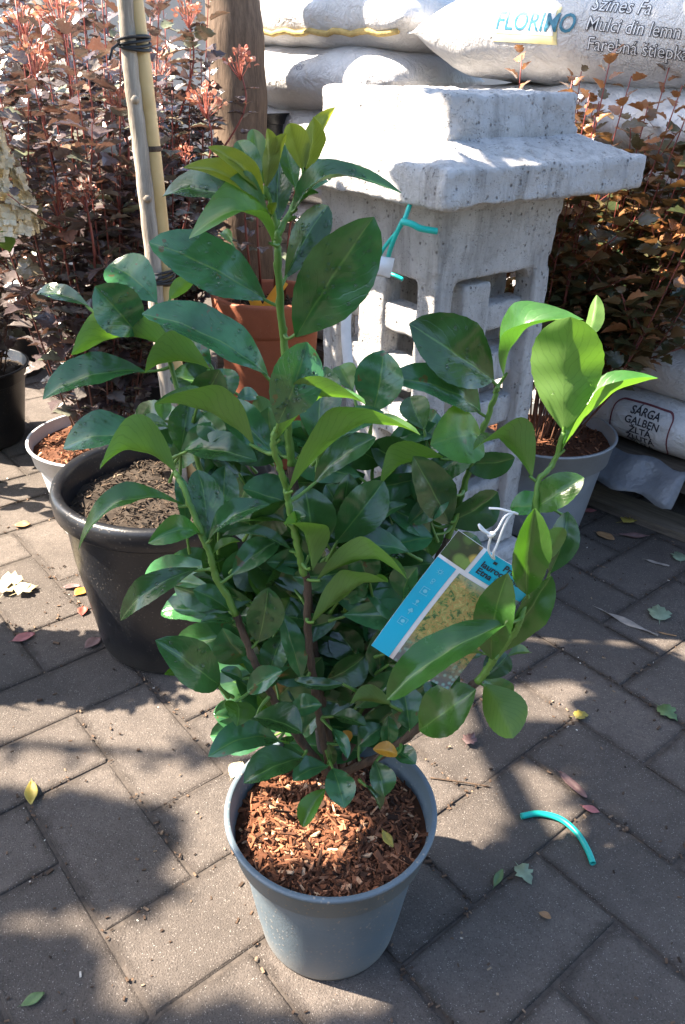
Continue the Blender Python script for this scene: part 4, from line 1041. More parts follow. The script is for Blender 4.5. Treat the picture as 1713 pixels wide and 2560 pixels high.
def put_foliage(root, leaves, nsingle, mat, mat1, kind, framefilter=True, name='foliage'):
    """leaves: (pos, matrix3, size, rnd). The nearest in view become leaves of their own, the rest one mass"""
    def vis(p):
        d = p - CAMP; z = d.dot(_F)
        if z < .05: return False
        a, b_ = d.dot(cam_right) / z * FPX, d.dot(cam_up) / z * FPX
        return abs(a) < 880 and abs(b_) < 1300
    idx = sorted(range(len(leaves)), key=lambda i: (not vis(leaves[i][0]), (leaves[i][0] - CAMP).length / leaves[i][2] * .05))
    single = set(i for i in idx[:nsingle] if vis(leaves[i][0]))
    bank = LOB if kind == 'lob' else OVA; v = []; f = []; c = []
    inv = pmat(root).inverted()
    for i, (p, m_, s, r_) in enumerate(leaves):
        k = i % len(bank)
        if i in single:
            o = bpy.data.objects.new('leaf', leafmesh(kind, k, mat1)); C.objects.link(o); o.parent = root
            o.matrix_local = inv @ (Matrix.Translation(p) @ m_.to_4x4() @ Matrix.Scale(s, 4))
        else:
            bv_, bf_ = bank[k]; off = len(v)
            v += [inv @ (m_ @ (q * s) + p) for q in bv_]; f += [tuple(a + off for a in q) for q in bf_]; c += [r_] * len(bv_)
    if v:
        o = link(name, mesh(name, v, f, mat, True, None, None, c), root); o['kind'] = 'stuff'
def seed_head(root, p, r_, rnd, mat):
    mb = MB()
    for k in range(46):
        d = Vector((rnd.gauss(0, 1), rnd.gauss(0, 1), abs(rnd.gauss(.2, 1)))).normalized(); q = p + d * r_ * rnd.uniform(.6, 1.05)
        s = r_ * rnd.uniform(.16, .30); m_ = orient(d, Vector((rnd.random(), rnd.random(), rnd.random())))
        mb.add([q + m_ @ (Vector(t) * s) for t in ((-.5, 0, 0), (.5, 0, 0), (.6, .7, .2), (0, 1.2, 0), (-.6, .7, .2))], [(0, 1, 2, 3, 4)], 0, rnd.random())
        if k % 3 == 0: mb.tube([p - Vector((0, 0, r_ * .8)), q], r_ * .03, 3, cap=False, col=.1)
    mb.build('seed_head', mat, root, smooth=False, keep=True)
def ninebark(root, base, spread, height, nstem, rnd, mat, mat1, nsingle, leafsize=.042, heads=6, lean=(0, 0), step=.0155, bare=.05, tipcol=0.0, rb=.09):
    leaves = []; tips = []
    for k in range(nstem):
        a = rnd.uniform(0, 6.283); rr = math.sqrt(rnd.random())
        b0 = base + Vector((math.cos(a), math.sin(a), 0)) * rr * rb
        h = height * rnd.uniform(.72, 1.05); e = base + Vector((math.cos(a) * spread * rr + lean[0], math.sin(a) * spread * rr + lean[1], h))
        midp = b0.lerp(e, .5) + Vector((math.cos(a), math.sin(a), 0)) * spread * .12 * rr + Vector((rnd.uniform(-.02, .02), rnd.uniform(-.02, .02), 0))
        P_ = spline([b0, b0.lerp(midp, .5) + Vector((rnd.uniform(-.01, .01), 0, 0)), midp, e], 9)
        mb = MB(); n = len(P_); mb.tube(P_, [.0023 * (1 - .5 * i / n) for i in range(n)], 5); mb.build('stem', M['red_stem'], root, keep=True)
        # side shoots
        lines = [P_]
        for q in range(3):
            i = rnd.randint(n // 3, n - 6); d = Vector((rnd.gauss(0, 1), rnd.gauss(0, 1), 1.2)).normalized(); l_ = height * rnd.uniform(.12, .25)
            sh = [P_[i] + d * l_ * t / 6 + Vector((0, 0, .02 * (t / 6) ** 2)) for t in range(7)]; lines.append(sh)
            mb = MB(); mb.tube(sh, [.002 * (1 - .6 * t / 6) for t in range(7)], 4); mb.build('side_shoot', M['red_stem'], root, keep=True)
        for li, ln_ in enumerate(lines):
            tot = sum((ln_[i + 1] - ln_[i]).length for i in range(len(ln_) - 1)); s = tot * bare * rnd.uniform(.8, 1.3) if li == 0 else 0.01; acc = 0; ph = rnd.uniform(0, 6.28)
            for i in range(len(ln_) - 1):
                sg = ln_[i + 1] - ln_[i]; l_ = sg.length
                while s < acc + l_:
                    p = ln_[i] + sg * ((s - acc) / l_); ph += 2.4; fr = s / tot
                    d = Vector((math.cos(ph), math.sin(ph), rnd.uniform(-.25, .55) + .5 * (fr > .9)))
                    sz = leafsize * rnd.uniform(.65, 1.25) * (1.0 if fr < .9 else .65)
                    rc = min(1, max(0, rnd.gauss(.50, .26) + tipcol * max(0, fr - .72) * 2.5))
                    leaves.append((p + d.normalized() * .008, orient(d, Vector((rnd.gauss(0, .25), rnd.gauss(0, .25), 1)), rnd.gauss(0, .3)), sz, rc))
                    s += step * rnd.uniform(.7, 1.3)
                acc += l_
            tips.append(ln_[-1])
    for k in range(min(heads, len(tips))):
        t = tips[rnd.randrange(len(tips))]; seed_head(root, t + Vector((0, 0, .015)), rnd.uniform(.018, .028), rnd, M['flower_pink'])
    put_foliage(root, leaves, nsingle, mat, mat1, 'lob')
    return leaves

# purple ninebark in the pale pot
rnd = random.Random(31)
nb = empty('ninebark_shrub', (-.555, 1.70, 0)); tag(nb, 'purple-leaved ninebark with pink seed heads growing in the pale grey pot', 'potted shrub', 'purple ninebark shrubs')
pot(nb, .165, .118, .225, M['pot_pale'], band=.045, step=.008)
filling(nb, .156, .198, M['mulch'], 900, 8, (.006, .016), .012, colr=(.55, .25))
ninebark(nb, Vector((-.555, 1.70, .205)), .27, .90, 30, rnd, M['nb_leaf'], M['nb_leaf_o'], 280, heads=0, bare=.10, rb=.07)
nb2 = empty('ninebark_shrub', (-1.06, 2.16, 0)); tag(nb2, 'purple-leaved ninebark filling the upper left corner behind the nearer one', 'potted shrub', 'purple ninebark shrubs')
pot(nb2, .16, .118, .225, M['pot_black'], band=.04); filling(nb2, .150, .195, M['soil'], 250, 9)
ninebark(nb2, Vector((-1.04, 2.14, .2)), .36, 1.06, 26, rnd, M['nb_leaf'], M['nb_leaf_o'], 200, heads=2)
nb3 = empty('ninebark_shrub', (-.52, 2.20, 0)); tag(nb3, 'purple-leaved ninebark just left of the brown tree trunk', 'potted shrub', 'purple ninebark shrubs')
pot(nb3, .15, .11, .215, M['pot_black'], band=.04); filling(nb3, .14, .185, M['soil'], 250, 10)
ninebark(nb3, Vector((-.52, 2.20, .19)), .22, 1.02, 26, rnd, M['nb_leaf'], M['nb_leaf_o'], 220, heads=2)
nb4 = empty('ninebark_shrub', (-1.2, 2.75, 0)); tag(nb4, 'dark ninebark farthest back against the wall at upper left', 'potted shrub', 'purple ninebark shrubs')
pot(nb4, .16, .118, .225, M['pot_black'], band=.04); filling(nb4, .150, .195, M['soil'], 200, 11)
ninebark(nb4, Vector((-1.15, 2.75, .2)), .34, 1.15, 22, rnd, M['nb_leaf'], M['nb_leaf_o'], 60, heads=5)

rnd = random.Random(8)
for (x, y, Y, root, r_) in ((60, 60, 1.85, nb2, .026), (148, 40, 1.62, nb, .030), (85, 150, 1.60, nb, .028), (388, 175, 1.75, nb, .030), (600, 165, 2.15, nb3, .030), (515, 260, 2.0, nb3, .030), (212, 490, 1.50, nb, .020), (140, 510, 1.50, nb, .024), (470, 40, 2.1, nb3, .024), (300, 260, 1.6, nb, .020), (460, 390, 1.95, nb3, .018)):
    p = at_y(x, y, Y); seed_head(root, p, r_ * 1.25, rnd, M['flower_pink'])
    mb = MB(); bx_ = root.location; e = Vector((bx_[0], bx_[1], p.z - .45)); mb.tube(spline([p, p + Vector((.004, .0, -.10)), p.lerp(e, .5) + Vector((0, 0, -.05)), e], 6), [.0018 + .0001 * i for i in range(19)], 5); mb.build('stem', M['red_stem'], root, keep=True)
    lv = []
    for k in range(16):
        t = rnd.uniform(.02, .22); q = p + Vector((.004, 0, -t)); a = k * 2.4; d = Vector((math.cos(a), math.sin(a), rnd.uniform(0, .5))); lv.append((q, orient(d, Vector((0, 0, 1))), rnd.uniform(.028, .044), rnd.random()))
    put_foliage(root, lv, 16, M['nb_leaf'], M['nb_leaf_o'], 'lob')
# coppery ninebark in the right-hand pot
cb = empty('ninebark_shrub', (.475, 1.775, 0)); tag(cb, 'coppery green ninebark with red stems in the grey pot right of the lantern', 'potted shrub')
pot(cb, .163, .118, .24, M['pot_mid'], band=.06, step=.010)
filling(cb, .153, .212, M['mulch'], 800, 14, (.006, .016), .010, colr=(.32, .2))
rnd = random.Random(77)
ninebark(cb, Vector((.475, 1.775, .215)), .30, .77, 44, rnd, M['cp_leaf'], M['cp_leaf_o'], 290, leafsize=.043, heads=0, lean=(.10, .05), step=.015, bare=.24, tipcol=1.0, rb=.07)

# terracotta pot with a leafless-looking young plant and its yellow tag
tp = empty('terracotta_planter', (-.205, 2.08, 0)); tag(tp, 'red-brown terracotta pot with bare soil behind the laurel', 'planter')
prof = [(.06, .004), (.098, .004), (.102, .01), (.128, .40), (.130, .405), (.136, .408), (.140, .415), (.146, .485), (.147, .492), (.143, .496), (.132, .496), (.130, .49), (.122, .40), (.10, .10), (.002, .10)]
v, f = lathe(prof, 72, .002); link('pot', mesh('pot', [(p[0], p[1], p[2] * .94) for p in v], f, M['terracotta']), tp)
filling(tp, .125, .425, M['soil'], 350, 20, (.008, .025), .01, colr=(.45, .3))
for k in range(4):
    mb = MB(); x = random.uniform(-.05, .05); y = random.uniform(-.05, .05)
    mb.tube([(x, y, .45), (x * 1.3, y * 1.3, .6), (x * 1.7 + .01, y * 1.7, .78)], [.004, .003, .002], 6); mb.build('stem', M['red_stem'], tp)
lv = []
for k in range(40):
    a = random.uniform(0, 6.28); z = random.uniform(.55, .82); p = Vector((-.205 + .05 * math.cos(a), 2.08 + .05 * math.sin(a), z)); d = Vector((math.cos(a), math.sin(a), random.uniform(-.2, .5)))
    lv.append((p, orient(d, Vector((0, 0, 1))), random.uniform(.03, .045), random.random()))
put_foliage(tp, lv, 25, M['nb_leaf'], M['nb_leaf_o'], 'lob')
q = at_y(612, 690, 2.0); mb = MB(); mb.box((0, 0, 0), (.028, .002, .11), Matrix.Rotation(R(-22), 3, 'Y')); yt = mb.build('plant_label', M['yellow_tag'], None, False); yt.location = (q.x + .01, q.y + .02, .485)
tag(yt, 'small yellow plastic label stuck in the terracotta pot', 'label')
mb = MB(); mb.box((0, 0, 0), (.024, .002, .09), Matrix.Rotation(R(35), 3, 'Y')); yt = mb.build('plant_label', M['yellow_tag'], None, False); yt.location = (q.x + .068, q.y + .03, .47)
tag(yt, 'second yellow label leaning right inside the terracotta pot', 'label')

# big black pot with the young standard tree and its bamboo cane
bt = empty('potted_tree', (-.315, 1.285, 0)); tag(bt, 'young standard tree with pale trunk tied to a bamboo cane in the black pot', 'potted tree')
h = .335; rt, rb_ = .196, .150
prof = [(.06, .004), (rb_ * .96, .004), (rb_, .012), (rb_ + .012, .10), (rb_ + .026, .20), (rt - .014, h - .05), (rt - .013, h - .048), (rt - .004, h - .044), (rt + .002, h - .038), (rt + .004, h - .012), (rt + .001, h - .003), (rt - .006, h),
        (rt - .014, h - .002), (rt - .018, h - .01), (rt - .024, h - .06), (rb_ + .01, .12), (rb_ - .008, .02), (.002, .02)]
v, f = lathe(prof, 84, .002); link('pot', mesh('pot', v, f, M['pot_black']), bt)
filling(bt, .176, .285, M['soil'], 1300, 21, (.005, .016), .012, 'soil', colr=(.35, .3))
def tpt(x, y, Y): return at_y(x, y, Y)
# the stakes lean back to the left; lower end stands in the black pot
tr = spline([Vector((-.30, 1.33, .28)), tpt(398, 820, 1.345), tpt(383, 650, 1.35), tpt(355, 400, 1.355), tpt(330, 200, 1.36), tpt(313, 0, 1.365), tpt(303, -120, 1.35), tpt(290, -330, 1.26)], 8)
mb = MB(); n = len(tr); mb.tube(tr, [.0135 * (1 - .25 * i / n) * (1 + .05 * math.sin(i * 2.1)) for i in range(n)], 12); mb.build('trunk', M['pale_bark'], bt, keep=True)
for i in (14, 21, 30):
    mb = MB(); mb.tube([tr[i] + Vector((.004, -.010, 0)), tr[i] + Vector((.006, -.016, .004))], [.007, .003], 7); mb.build('bud_scar', M['pale_bark'], bt, keep=True)
bc = spline([Vector((-.275, 1.345, .28)), tpt(425, 820, 1.36), tpt(411, 650, 1.365), tpt(385, 400, 1.37), tpt(362, 200, 1.375), tpt(337, 0, 1.38), tpt(322, -120, 1.385), tpt(312, -250, 1.39)], 8)
mb = MB(); n = len(bc); mb.tube(bc, [.0125] * n, 14); cane = mb.build('bamboo_cane', M['bamboo'], bt, keep=True)
mb = MB()
for i in (13, 25, 36, 47):
    t = (bc[i + 1] - bc[i]).normalized(); mb.tube([bc[i] - t * .004, bc[i], bc[i] + t * .004], [.0126, .0137, .0126], 14)
mb.build('node', M['brown_stem'], cane, keep=True)
def tie_at(i, j):
    mb = MB(); c1, c2 = tr[i], bc[j]; cc = (c1 + c2) / 2; ax_ = (c2 - c1); ax_.z = 0; hl = ax_.length / 2 + .0155; ax_.normalize(); per = Vector((-ax_.y, ax_.x, 0))
    for q in range(4):
        loop = [cc + ax_ * hl * math.cos(a * 6.2832 / 20) + per * .018 * math.sin(a * 6.2832 / 20) + Vector((0, 0, q * .0035 - .005 + .004 * math.sin(a * .3 + q))) for a in range(21)]
        mb.tube(loop, .0023, 6)
    mb.tube([cc - ax_ * hl, cc - ax_ * (hl + .01) + Vector((0, -.01, -.008)), cc - ax_ * (hl + .016) + Vector((0, -.012, -.022))], .002, 6)
    mb.build('rubber_tie', M['tie'], bt, keep=True)
def near(line, y_): return min(range(len(line)), key=lambda i: abs((CYP - FPX * ((line[i] - CAMP).dot(cam_up) / (line[i] - CAMP).dot(_F))) - y_))
tie_at(near(tr, 110), near(bc, 105)); tie_at(near(tr, 690), near(bc, 690))
# its crown stands above the picture and shades the paving to the right
rnd = random.Random(5); tip = tr[-1]; lv = []
crown_c = Vector((-.46, 1.10, 1.46))
for k in range(9):
    d = Vector((rnd.gauss(0, 1), rnd.gauss(0, 1), rnd.uniform(-.1, 1))).normalized(); e = crown_c + Vector((d.x * .22, d.y * .15, d.z * .14))
    mb = MB(); mb.tube(spline([tip, tip.lerp(e, .5) + Vector((0, 0, .02)), e], 5), [.006 * (1 - .07 * i) for i in range(11)], 6); mb.build('branch', M['pale_bark'], bt, keep=True)
for k in range(1500):
    d = Vector((rnd.gauss(0, 1), rnd.gauss(0, 1), rnd.gauss(0, .7))); d = d.normalized() * (rnd.random() ** .45)
    p = crown_c + Vector((d.x * .30, d.y * .20, d.z * .20))
    if p.z < 1.22 or noise.noise(p * 7) < -.22: continue
    lv.append((p, orient(Vector((rnd.gauss(0, 1), rnd.gauss(0, 1), rnd.gauss(-.2, .5))), Vector((rnd.gauss(0, .4), rnd.gauss(0, .4), 1))), rnd.uniform(.045, .07), rnd.random()))
put_foliage(bt, lv, 0, M['green_leaf'], M['green_leaf'], 'ova')

# cream hydrangea at the left edge
hy = empty('hydrangea', (-1.28, 1.90, 0)); tag(hy, 'cream hydrangea with cone-shaped flower head at the left edge', 'potted shrub')
pot(hy, .15, .11, .21, M['pot_black'], band=.04); filling(hy, .14, .18, M['soil'], 200, 25)
rnd = random.Random(9); lv = []
fc = at_y(-55, 430, 1.42)
sts = [fc + Vector((-.06, .12, -.12)), at_y(-70, 960, 1.86), at_y(-260, 700, 1.8)]
for e in sts:
    P_ = spline([Vector((-1.28 + rnd.uniform(-.03, .03), 1.90, .18)), Vector((-1.28, 1.90, .18)).lerp(e, .5) + Vector((0, 0, .12)), e], 8)
    mb = MB(); mb.tube(P_, [.005 * (1 - .04 * i) for i in range(len(P_))], 6); mb.build('stem', M['brown_stem'], hy, keep=True)
    for i in range(4, len(P_), 2):
        for s in (-1, 1):
            d = Vector((s * rnd.uniform(.4, 1), rnd.uniform(-.8, .3), rnd.uniform(-.3, .4))); lv.append((P_[i], orient(d, Vector((0, 0, 1))), rnd.uniform(.06, .085), rnd.random()))
put_foliage(hy, lv, 60, M['green_leaf'], M['green_leaf'], 'ova')
mb = MB()
for k in range(850):
    t = rnd.random(); r_ = .082 * (1 - t * .7); a = rnd.uniform(0, 6.283); c_ = fc + Vector((math.cos(a) * r_, math.sin(a) * r_, -.09 + .20 * t))
    d = Vector((math.cos(a), math.sin(a), .4)); d = (d.normalized() + Vector((rnd.gauss(0, .5), rnd.gauss(0, .5), rnd.gauss(0, .5)))).normalized(); c_ += d * rnd.uniform(-.012, .012); s = rnd.uniform(.008, .013)
    for q in range(4):
        mm = Matrix.Rotation(q * math.pi / 2, 3, d.normalized()); t1 = mm @ d.orthogonal().normalized(); t2 = d.normalized().cross(t1)
        mb.add([c_, c_ + t1 * s * .6 + t2 * s * .5 + d * s * .2, c_ + t1 * s * 1.1 + d * s * .1, c_ + t1 * s * .6 - t2 * s * .5 + d * s * .2], [(0, 1, 2, 3)], 0, rnd.random())
mb.build('flower_head', M['cream'], hy, smooth=False, keep=True)

# brown tree trunk behind
tk = empty('tree', (-.31, 2.52, 0)); tag(tk, 'thick brown tree trunk standing behind the purple shrubs', 'tree')
a0 = [(-.30, 2.52, -.02), (-.31, 2.52, .3), (-.315, 2.52, .6), (-.318, 2.52, .85), (-.325, 2.52, 1.1), (-.335, 2.52, 1.4), (-.34, 2.53, 2.2), (-.33, 2.55, 3.2)]
P_ = spline(a0, 8); mb = MB(); mb.tube(P_, [(.10 if i < 4 else .088 - .0004 * i) * (1 + .03 * math.sin(i * 1.3) + .02 * math.sin(i * .5)) for i in range(len(P_))], 28); mb.build('trunk', M['trunk'], tk, keep=True)
rnd = random.Random(3); lv = []
for k in range(7):
    a = k * .9; e = P_[-1] + Vector((math.cos(a) * .7, math.sin(a) * .7, rnd.uniform(.4, .8)))
    mb = MB(); mb.tube(spline([P_[-1 - k % 3], P_[-1].lerp(e, .5) + Vector((0, 0, -.05)), e], 6), [.035 * (1 - .06 * i) for i in range(13)], 8); mb.build('limb', M['trunk'], tk, keep=True)
    for q in range(150):
        d = Vector((rnd.gauss(0, .2), rnd.gauss(0, .2), rnd.gauss(0, .13))); lv.append((e + d, orient(Vector((rnd.gauss(0, 1), rnd.gauss(0, 1), rnd.gauss(-.3, .5))), Vector((0, 0, 1))), rnd.uniform(.06, .09), rnd.random()))
mb = MB(); mb.tube(spline([(-.335, 2.53, 1.9), (-.34, 2.25, 2.02), (-.33, 1.75, 2.06)], 6), [.022 * (1 - .05 * i) for i in range(13)], 8); mb.build('limb', M['trunk'], tk, keep=True)  # unseen leafy limb, added to shade the top sack
for q in range(1500):
    p = Vector((-.33 + rnd.uniform(-.14, .14), 1.93 + rnd.uniform(-.20, .16), 2.06 + rnd.uniform(-.10, .10)))
    if noise.noise(p * 10) > .2: continue
    lv.append((p, orient(Vector((rnd.gauss(0, 1), rnd.gauss(0, 1), rnd.gauss(-.3, .5))), Vector((0, 0, 1))), rnd.uniform(.03, .05), rnd.random()))
put_foliage(tk, lv, 0, M['green_leaf'], M['green_leaf'], 'ova', name='crown')
# black pot beside the trunk
o = empty('black_pot', (at_y(655, 230, 2.72).x, 2.72, .55)); tag(o, 'black plastic nursery pot beside the tree trunk and sacks', 'pot')
pot(o, .085, .068, .30, M['pot_black'], band=.03)
mb = MB(); c_ = Vector((o.location.x, 2.72, 0)); mb.box((c_.x, c_.y, .535), (.36, .22, .03)); mb2 = mb
tb = empty('plant_bench', (c_.x, c_.y, 0)); tag(tb, 'low wooden bench carrying the black pot behind the trunk', 'bench'); mb.build('top', M['wood'], tb, False, keep=True)
for sx in (-.14, .14):
    for sy in (-.08, .08):
        mb = MB(); mb.box((c_.x + sx, c_.y + sy, .26), (.04, .04, .519)); mb.build('leg', M['wood'], tb, False, keep=True)

# ---- unseen growth left of the picture, shaped to throw the bands of shade
def shade_bough(root, c_, rx, ry, rz_, n, rnd, size=(.022, .036), gap=9.0):
    lv = []
    for k in range(n * 4):
        d = Vector((rnd.uniform(-1, 1), rnd.uniform(-1, 1) * .92, rnd.uniform(-1, 1))); p = c_ + Vector((d.x * rx, d.y * ry + .02 * noise.noise(Vector((d.x * 3, c_.x, 0))), d.z * rz_))
        if noise.noise(p * 9.0) > gap: continue
        lv.append((p, orient(Vector((rnd.gauss(0, 1), rnd.gauss(0, 1), rnd.gauss(-.2, .5))), Vector((rnd.gauss(0, .4), rnd.gauss(0, .4), 1))), rnd.uniform(*size), rnd.random()))
    put_foliage(root, lv, 0, M['green_leaf'], M['green_leaf'], 'ova')
rnd = random.Random(44)
sh = empty('shade_shrub', (-1.05, 1.17, 0)); tag(sh, 'dense green potted shrub added unseen beyond the left edge for its band of shade', 'potted shrub')
pot(sh, .13, .10, .20, M['pot_black'], band=.04); filling(sh, .12, .17, M['soil'], 100, 26)
for k in range(6):
    a = k * 1.05; mb = MB(); mb.tube([(-1.05, 1.17, .17), (-1.05 + .05 * math.cos(a), 1.17 + .05 * math.sin(a), .4), (-1.05 + .10 * math.cos(a), 1.17 + .09 * math.sin(a), .68)], [.006, .004, .002], 6); mb.build('stem', M['brown_stem'], sh, keep=True)
shade_bough(sh, Vector((-1.05, 1.20, .47)), .17, .088, .27, 1300, rnd)
def along_sun(gx, gy_, t): return Vector((gx, gy_, 0)) + to_sun * t
bg = empty('tree', (-2.9, .55, 0)); tag(bg, 'broad tree outside the left edge whose boughs shade the paving', 'tree')
mb = MB(); mb.tube(spline([(-2.9, .55, -.02), (-2.87, .56, .8), (-2.82, .6, 1.6), (-2.75, .66, 2.3)], 8), [.09 * (1 - .012 * i) for i in range(25)], 16); mb.build('trunk', M['trunk'], bg, keep=True)
fork = Vector((-2.75, .66, 2.3))
def bough(gx0, gx1, gy0, t, ry, n, thick=.012, gy1=None, via=None, rz_=.10, gap=9.0):
    gy1 = gy0 if gy1 is None else gy1
    a, b_ = along_sun(gx0, gy0, t), along_sun(gx1, gy1, t)
    mb = MB(); P_ = spline([fork, fork.lerp(a, .5) + Vector((0, 0, .08)) if via is None else along_sun(via[0], via[1], t), a, b_], 8); mb.tube(P_, [thick * (1.6 - i * .03) for i in range(len(P_))], 8); mb.build('limb', M['trunk'], bg, keep=True)
    if n: shade_bough(bg, (a + b_) / 2, abs(gx1 - gx0) / 2, ry, rz_, n, rnd, (.026, .045), gap)
bough(-.75, -.30, .765, 3.0, .082, 1100)
bough(-.70, -.12, .945, 3.0, .006, 6, .010)
bough(-.75, -.36, .598, 3.2, .028, 420)
bough(-.40, .30, .500, 3.2, .024, 500)
bough(.25, .56, .70, 2.8, .115, 1100, via=(.0, .33), rz_=.03, gap=.06)
bough(.95, 1.25, 1.38, 2.6, .11, 900, via=(.8, .30), rz_=.03)
bough(.56, .72, .70, 2.8, .115, 500, via=(.1, .33), rz_=.03, gap=.0)
bough(.10, .56, .545, 2.8, .040, 600, via=(.0, .33), rz_=.03)
bough(.44, 1.15, .90, 2.8, .12, 1200, via=(.2, .30))
bough(.54, 1.10, 1.10, 2.8, .07, 700, via=(.3, .35))
bough(.26, .60, .995, 2.8, .022, 260, via=(.3, .35), rz_=.03, gap=.25)
bough(.24, .62, 1.205, 2.8, .045, 380, via=(.3, .35), rz_=.03, gap=.3)

def added_hedge(name, c_, dims, label):  # unseen mass of foliage, added to darken leaf reflections and shade
    bm = bmesh.new(); bmesh.ops.create_cube(bm, size=1.0)
    for v in bm.verts: v.co = Vector((v.co.x * dims[0], v.co.y * dims[1], v.co.z * dims[2]))
    bmesh.ops.subdivide_edges(bm, edges=bm.edges[:], cuts=24, use_grid_fill=True)
    for v in bm.verts:
        q = v.co * 3; v.co += Vector((noise.noise(q), noise.noise(q + Vector((9, 0, 0))), noise.noise(q + Vector((0, 9, 0))))) * .12 + Vector((noise.noise(q * 4), noise.noise(q * 4 + Vector((9, 0, 0))), noise.noise(q * 4 + Vector((0, 9, 0))))) * .05
    me = bpy.data.meshes.new(name); bm.to_mesh(me); bm.free(); me.materials.append(M['added_hedge']); o = link(name, me); o.location = c_
    tag(o, label, 'added_hedge')
M['added_hedge'] = flat('added_hedge_foliage', (.028, .055, .018), .7, .3, (40, 1.0, .05), .5, 25)
added_hedge('added_hedge', (.6, -2.6, .95), (7.6, .7, 2.0), 'unseen tall dark hedge behind the photographer')

# ================================================================== what lies on the ground
def petal_mat(name, c, t=None): 
    m, nt, b = newmat(name); p = opos(nt)
    L(nt, ramp(nt, tex(nt, p, 60, 4), [(0.3, tuple(x * .7 for x in c)), (0.7, tuple(min(1, x * 1.2) for x in c))]), b.inputs['Base Color']); b.inputs['Roughness'].default_value = .55
    bump(nt, b, tex(nt, p, 90, 4), .4, .003); return m
FC = {'pink': petal_mat('pink_fallen_leaf', (.36, .13, .13)), 'mauve': petal_mat('mauve_fallen_leaf', (.17, .10, .095)), 'orange': petal_mat('orange_fallen_leaf', (.50, .20, .03)), 'red': petal_mat('red_fallen_leaf', (.42, .07, .05)),
      'yellow': petal_mat('yellow_fallen_leaf', (.36, .29, .06)), 'green': petal_mat('green_fallen_leaf', (.10, .17, .06)), 'sage': petal_mat('pale_green_fallen_leaf', (.22, .29, .19)), 'tan': petal_mat('tan_fallen_leaf', (.33, .19, .09)),
      'cream': petal_mat('cream_fallen_petal', (.62, .54, .34)), 'grey': petal_mat('grey_wood_sliver', (.32, .28, .24))}
def fallen(x, y, lpx, ang, ratio, col, label, kind='oval', curl=.25, z=.0015, cat='fallen leaf', name='fallen_leaf', seed=0):
    """x, y: middle in photograph pixels (1568 wide view); lpx: length there; ang: degrees on the ground"""
    x *= 1.0925; y *= 1.0925; lpx *= 1.0925
    p = at_z(x, y, z); dist = (p - CAMP).dot(_F); ln = lpx * dist / FPX * 1.15; rnd = random.Random(seed + int(x))
    v = []; f = []; n = 8; W_ = ln * ratio
    if kind == 'oval':
        for i in range(n + 1):
            u = i / n; hw = W_ * .5 * math.sin(math.pi * min(max(u, .02), .98)) ** .8
            for j in range(5):
                t = -1 + j / 2; v.append(Vector((ln * (u - .5), t * hw, .001 + curl * hw * t * t + curl * ln * .5 * (u - .45) ** 2 + .02 * ln * math.sin(u * 9 + t * 2 + x))))
        f = [(i * 5 + j, (i + 1) * 5 + j, (i + 1) * 5 + j + 1, i * 5 + j + 1) for i in range(n) for j in range(4)]
        off = len(v); v += [Vector((-ln * .5 - ln * .18, .01 * ln, .002)), Vector((-ln * .5, -.012 * ln, .003)), Vector((-ln * .5, .012 * ln, .003))]; f.append((off, off + 1, off + 2))
    else:
        q, f = LOB[int(x) % 8]; v = [Vector((t.y * ln - ln / 2, t.x * ln * 1.1, .002 + abs(t.x) * ln * .22 + curl * ln * .3 * rnd.random())) for t in q]
        f = [tuple(reversed(t)) for t in f]
        off = len(v); v += [Vector((-ln * .5 - ln * .3, .02 * ln, .002)), Vector((-ln * .45, -.02 * ln, .004)), Vector((-ln * .45, .02 * ln, .004))]; f = list(f) + [(off, off + 1, off + 2)]
    o = link(name, mesh(name, v, f, FC[col])); o.location = p; o.rotation_euler = (0, 0, R(ang)); o.modifiers.new('s', 'SOLIDIFY').thickness = .0005
    tag(o, label, cat); return o
fallen(55, 1460, 44, 35, .62, 'pink', 'pink fallen leaf on the shaded paving at the left edge')
fallen(213, 1472, 40, 60, .7, 'mauve', 'dull mauve fallen leaf against the foot of the black pot')
fallen(186, 1355, 32, 60, .8, 'orange', 'small orange fallen leaf beside the black pot')
fallen(190, 1400, 28, 100, .7, 'red', 'small red and cream fallen leaf beside the black pot', curl=.5)
fallen(165, 1345, 34, 10, .45, 'mauve', 'shrivelled brown leaf left of the small orange leaf', curl=.6)
fallen(52, 1202, 30, 10, .8, 'tan', 'brown fallen leaf in the shade below the pale pot')
fallen(73, 1818, 62, -70, .4, 'yellow', 'curled yellow-green leaf on the paving at the left edge', curl=.6)
fallen(76, 2288, 46, 35, .5, 'green', 'green fallen leaf near the lower left corner')
fallen(1385, 1228, 40, -45, .62, 'tan', 'orange-brown oval leaf on the paving beside the pallet')
fallen(1450, 1230, 58, -8, .25, 'mauve', 'rolled mauve leaf close to the pallet edge', curl=.8)
fallen(1440, 1196, 36, 10, .6, 'yellow', 'wilted yellow blossom next to the rolled mauve leaf', 'lobed', .8)
fallen(1345, 1172, 34, 5, .4, 'pink', 'small pink leaf beside the foot of the right-hand grey pot', curl=.6)
fallen(1507, 1405, 52, 75, .7, 'sage', 'pale green lobed leaf lying on dark paving at the right', 'lobed')
fallen(1553, 1275, 36, 80, .7, 'sage', 'pale lobed leaf cut by the right edge of the picture', 'lobed')
fallen(1330, 1640, 30, 10, .7, 'yellow', 'bright yellow petal scrap in the sunlit patch at the right', 'lobed', .5)
fallen(1528, 1635, 44, -60, .55, 'green', 'dull green leaf at the right edge beside the sunlit patch', 'lobed')
fallen(1310, 1800, 78, -60, .26, 'mauve', 'long twisted mauve leaf above the teal tube', curl=.6)
fallen(1352, 1853, 34, -25, .5, 'pink', 'small pink oval leaf beside the teal tube')
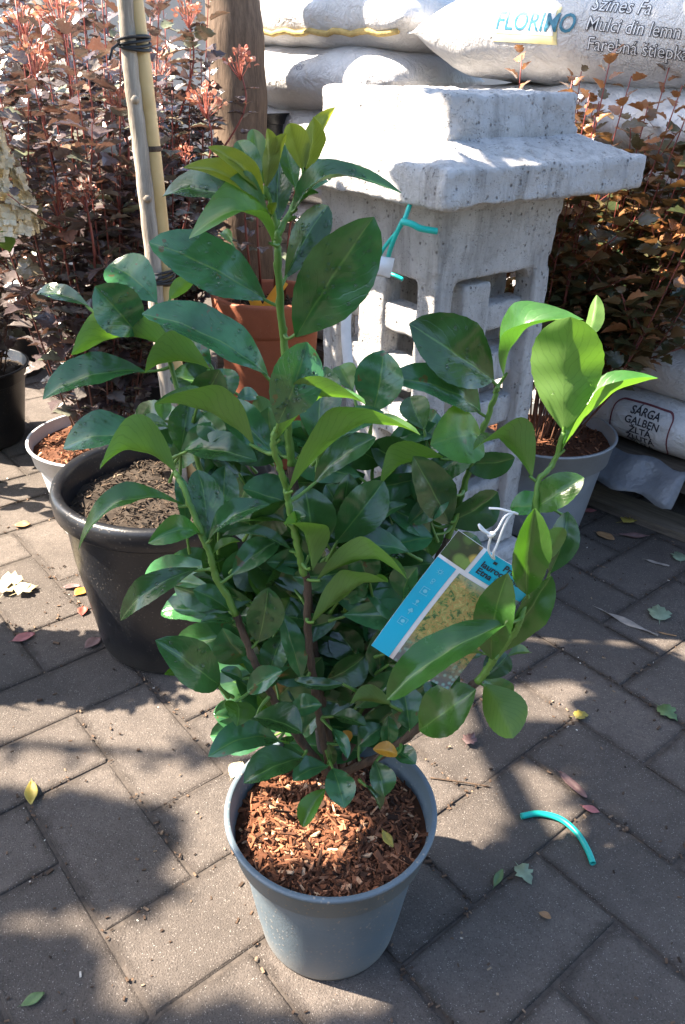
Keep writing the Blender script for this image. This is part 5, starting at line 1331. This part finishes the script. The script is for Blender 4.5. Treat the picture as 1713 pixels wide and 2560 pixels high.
fallen(1200, 2005, 44, -65, .6, 'sage', 'pale green scrap of leaf right of the grey pot', 'lobed', .5)
fallen(1140, 2012, 44, 60, .35, 'green', 'dark curled leaf half buried in the joint right of the pot', curl=.7)
fallen(1247, 2098, 24, -30, .6, 'tan', 'tan bud scale on the dark slab right of the pot', curl=.9)
fallen(1075, 1695, 34, 60, .7, 'mauve', 'crumpled brown leaf behind the pot rim at right', 'lobed', .9)
fallen(1505, 1290, 44, -30, .2, 'grey', 'pale dry sliver below the pallet', curl=.3)
fallen(1440, 1426, 118, -42, .13, 'grey', 'long grey weathered splinter of wood on the dark paving', curl=.05, cat='wood splinter', name='wood_splinter')
fallen(1528, 1452, 34, -20, .16, 'tan', 'short tan splinter near the right edge', curl=.1, cat='wood splinter', name='wood_splinter')
fallen(542, 1765, 44, 70, .7, 'cream', 'cream curled leaf peeking out behind the left rim of the front pot', curl=.6)
fallen(887, 1922, 44, -65, .42, 'yellow', 'yellow leaf lying on the bark mulch in the front pot', curl=.4, z=.193)
for k, (x, y, s_) in enumerate(((30, 1335, 50), (62, 1352, 44), (20, 1350, 40))):
    fallen(x, y, s_, 40 * k, .9, 'cream', ['cream hydrangea floret at the left edge of the lit paving', 'cream hydrangea floret nearest the black pot', 'flattened cream floret under the other two at the left edge'][k], 'lobed', .7, cat='floret', name='floret')
# teal tube
mb = MB(); mb.tube(spline([at_z(x * 1.0925, y * 1.0925, .0055) for x, y in ((1193, 1868), (1232, 1862), (1282, 1874), (1320, 1905), (1345, 1945), (1357, 1976))], 8), .0046, 12, cap=False)
o = mb.build('plastic_tube', M['teal']); o.modifiers.new('s', 'SOLIDIFY').thickness = .0012
tag(o, 'short bent teal plastic tube lying on the paving', 'tube')
for k, (pts, l_) in enumerate((([(985, 1780), (1060, 1790), (1120, 1800)], 'thin dry twig behind the pot pointing right'), ([(1255, 1365), (1290, 1345), (1300, 1335)], 'thin dry twig on the paving right of the laurel'), ([(955, 1690), (962, 1745), (966, 1800)], None))):
    if l_ is None: continue
    mb = MB(); mb.tube(spline([at_z(x * 1.0925, y * 1.0925, .003) for x, y in pts], 6), .0013, 6); tag(mb.build('twig', M['brown_stem']), l_, 'twig')
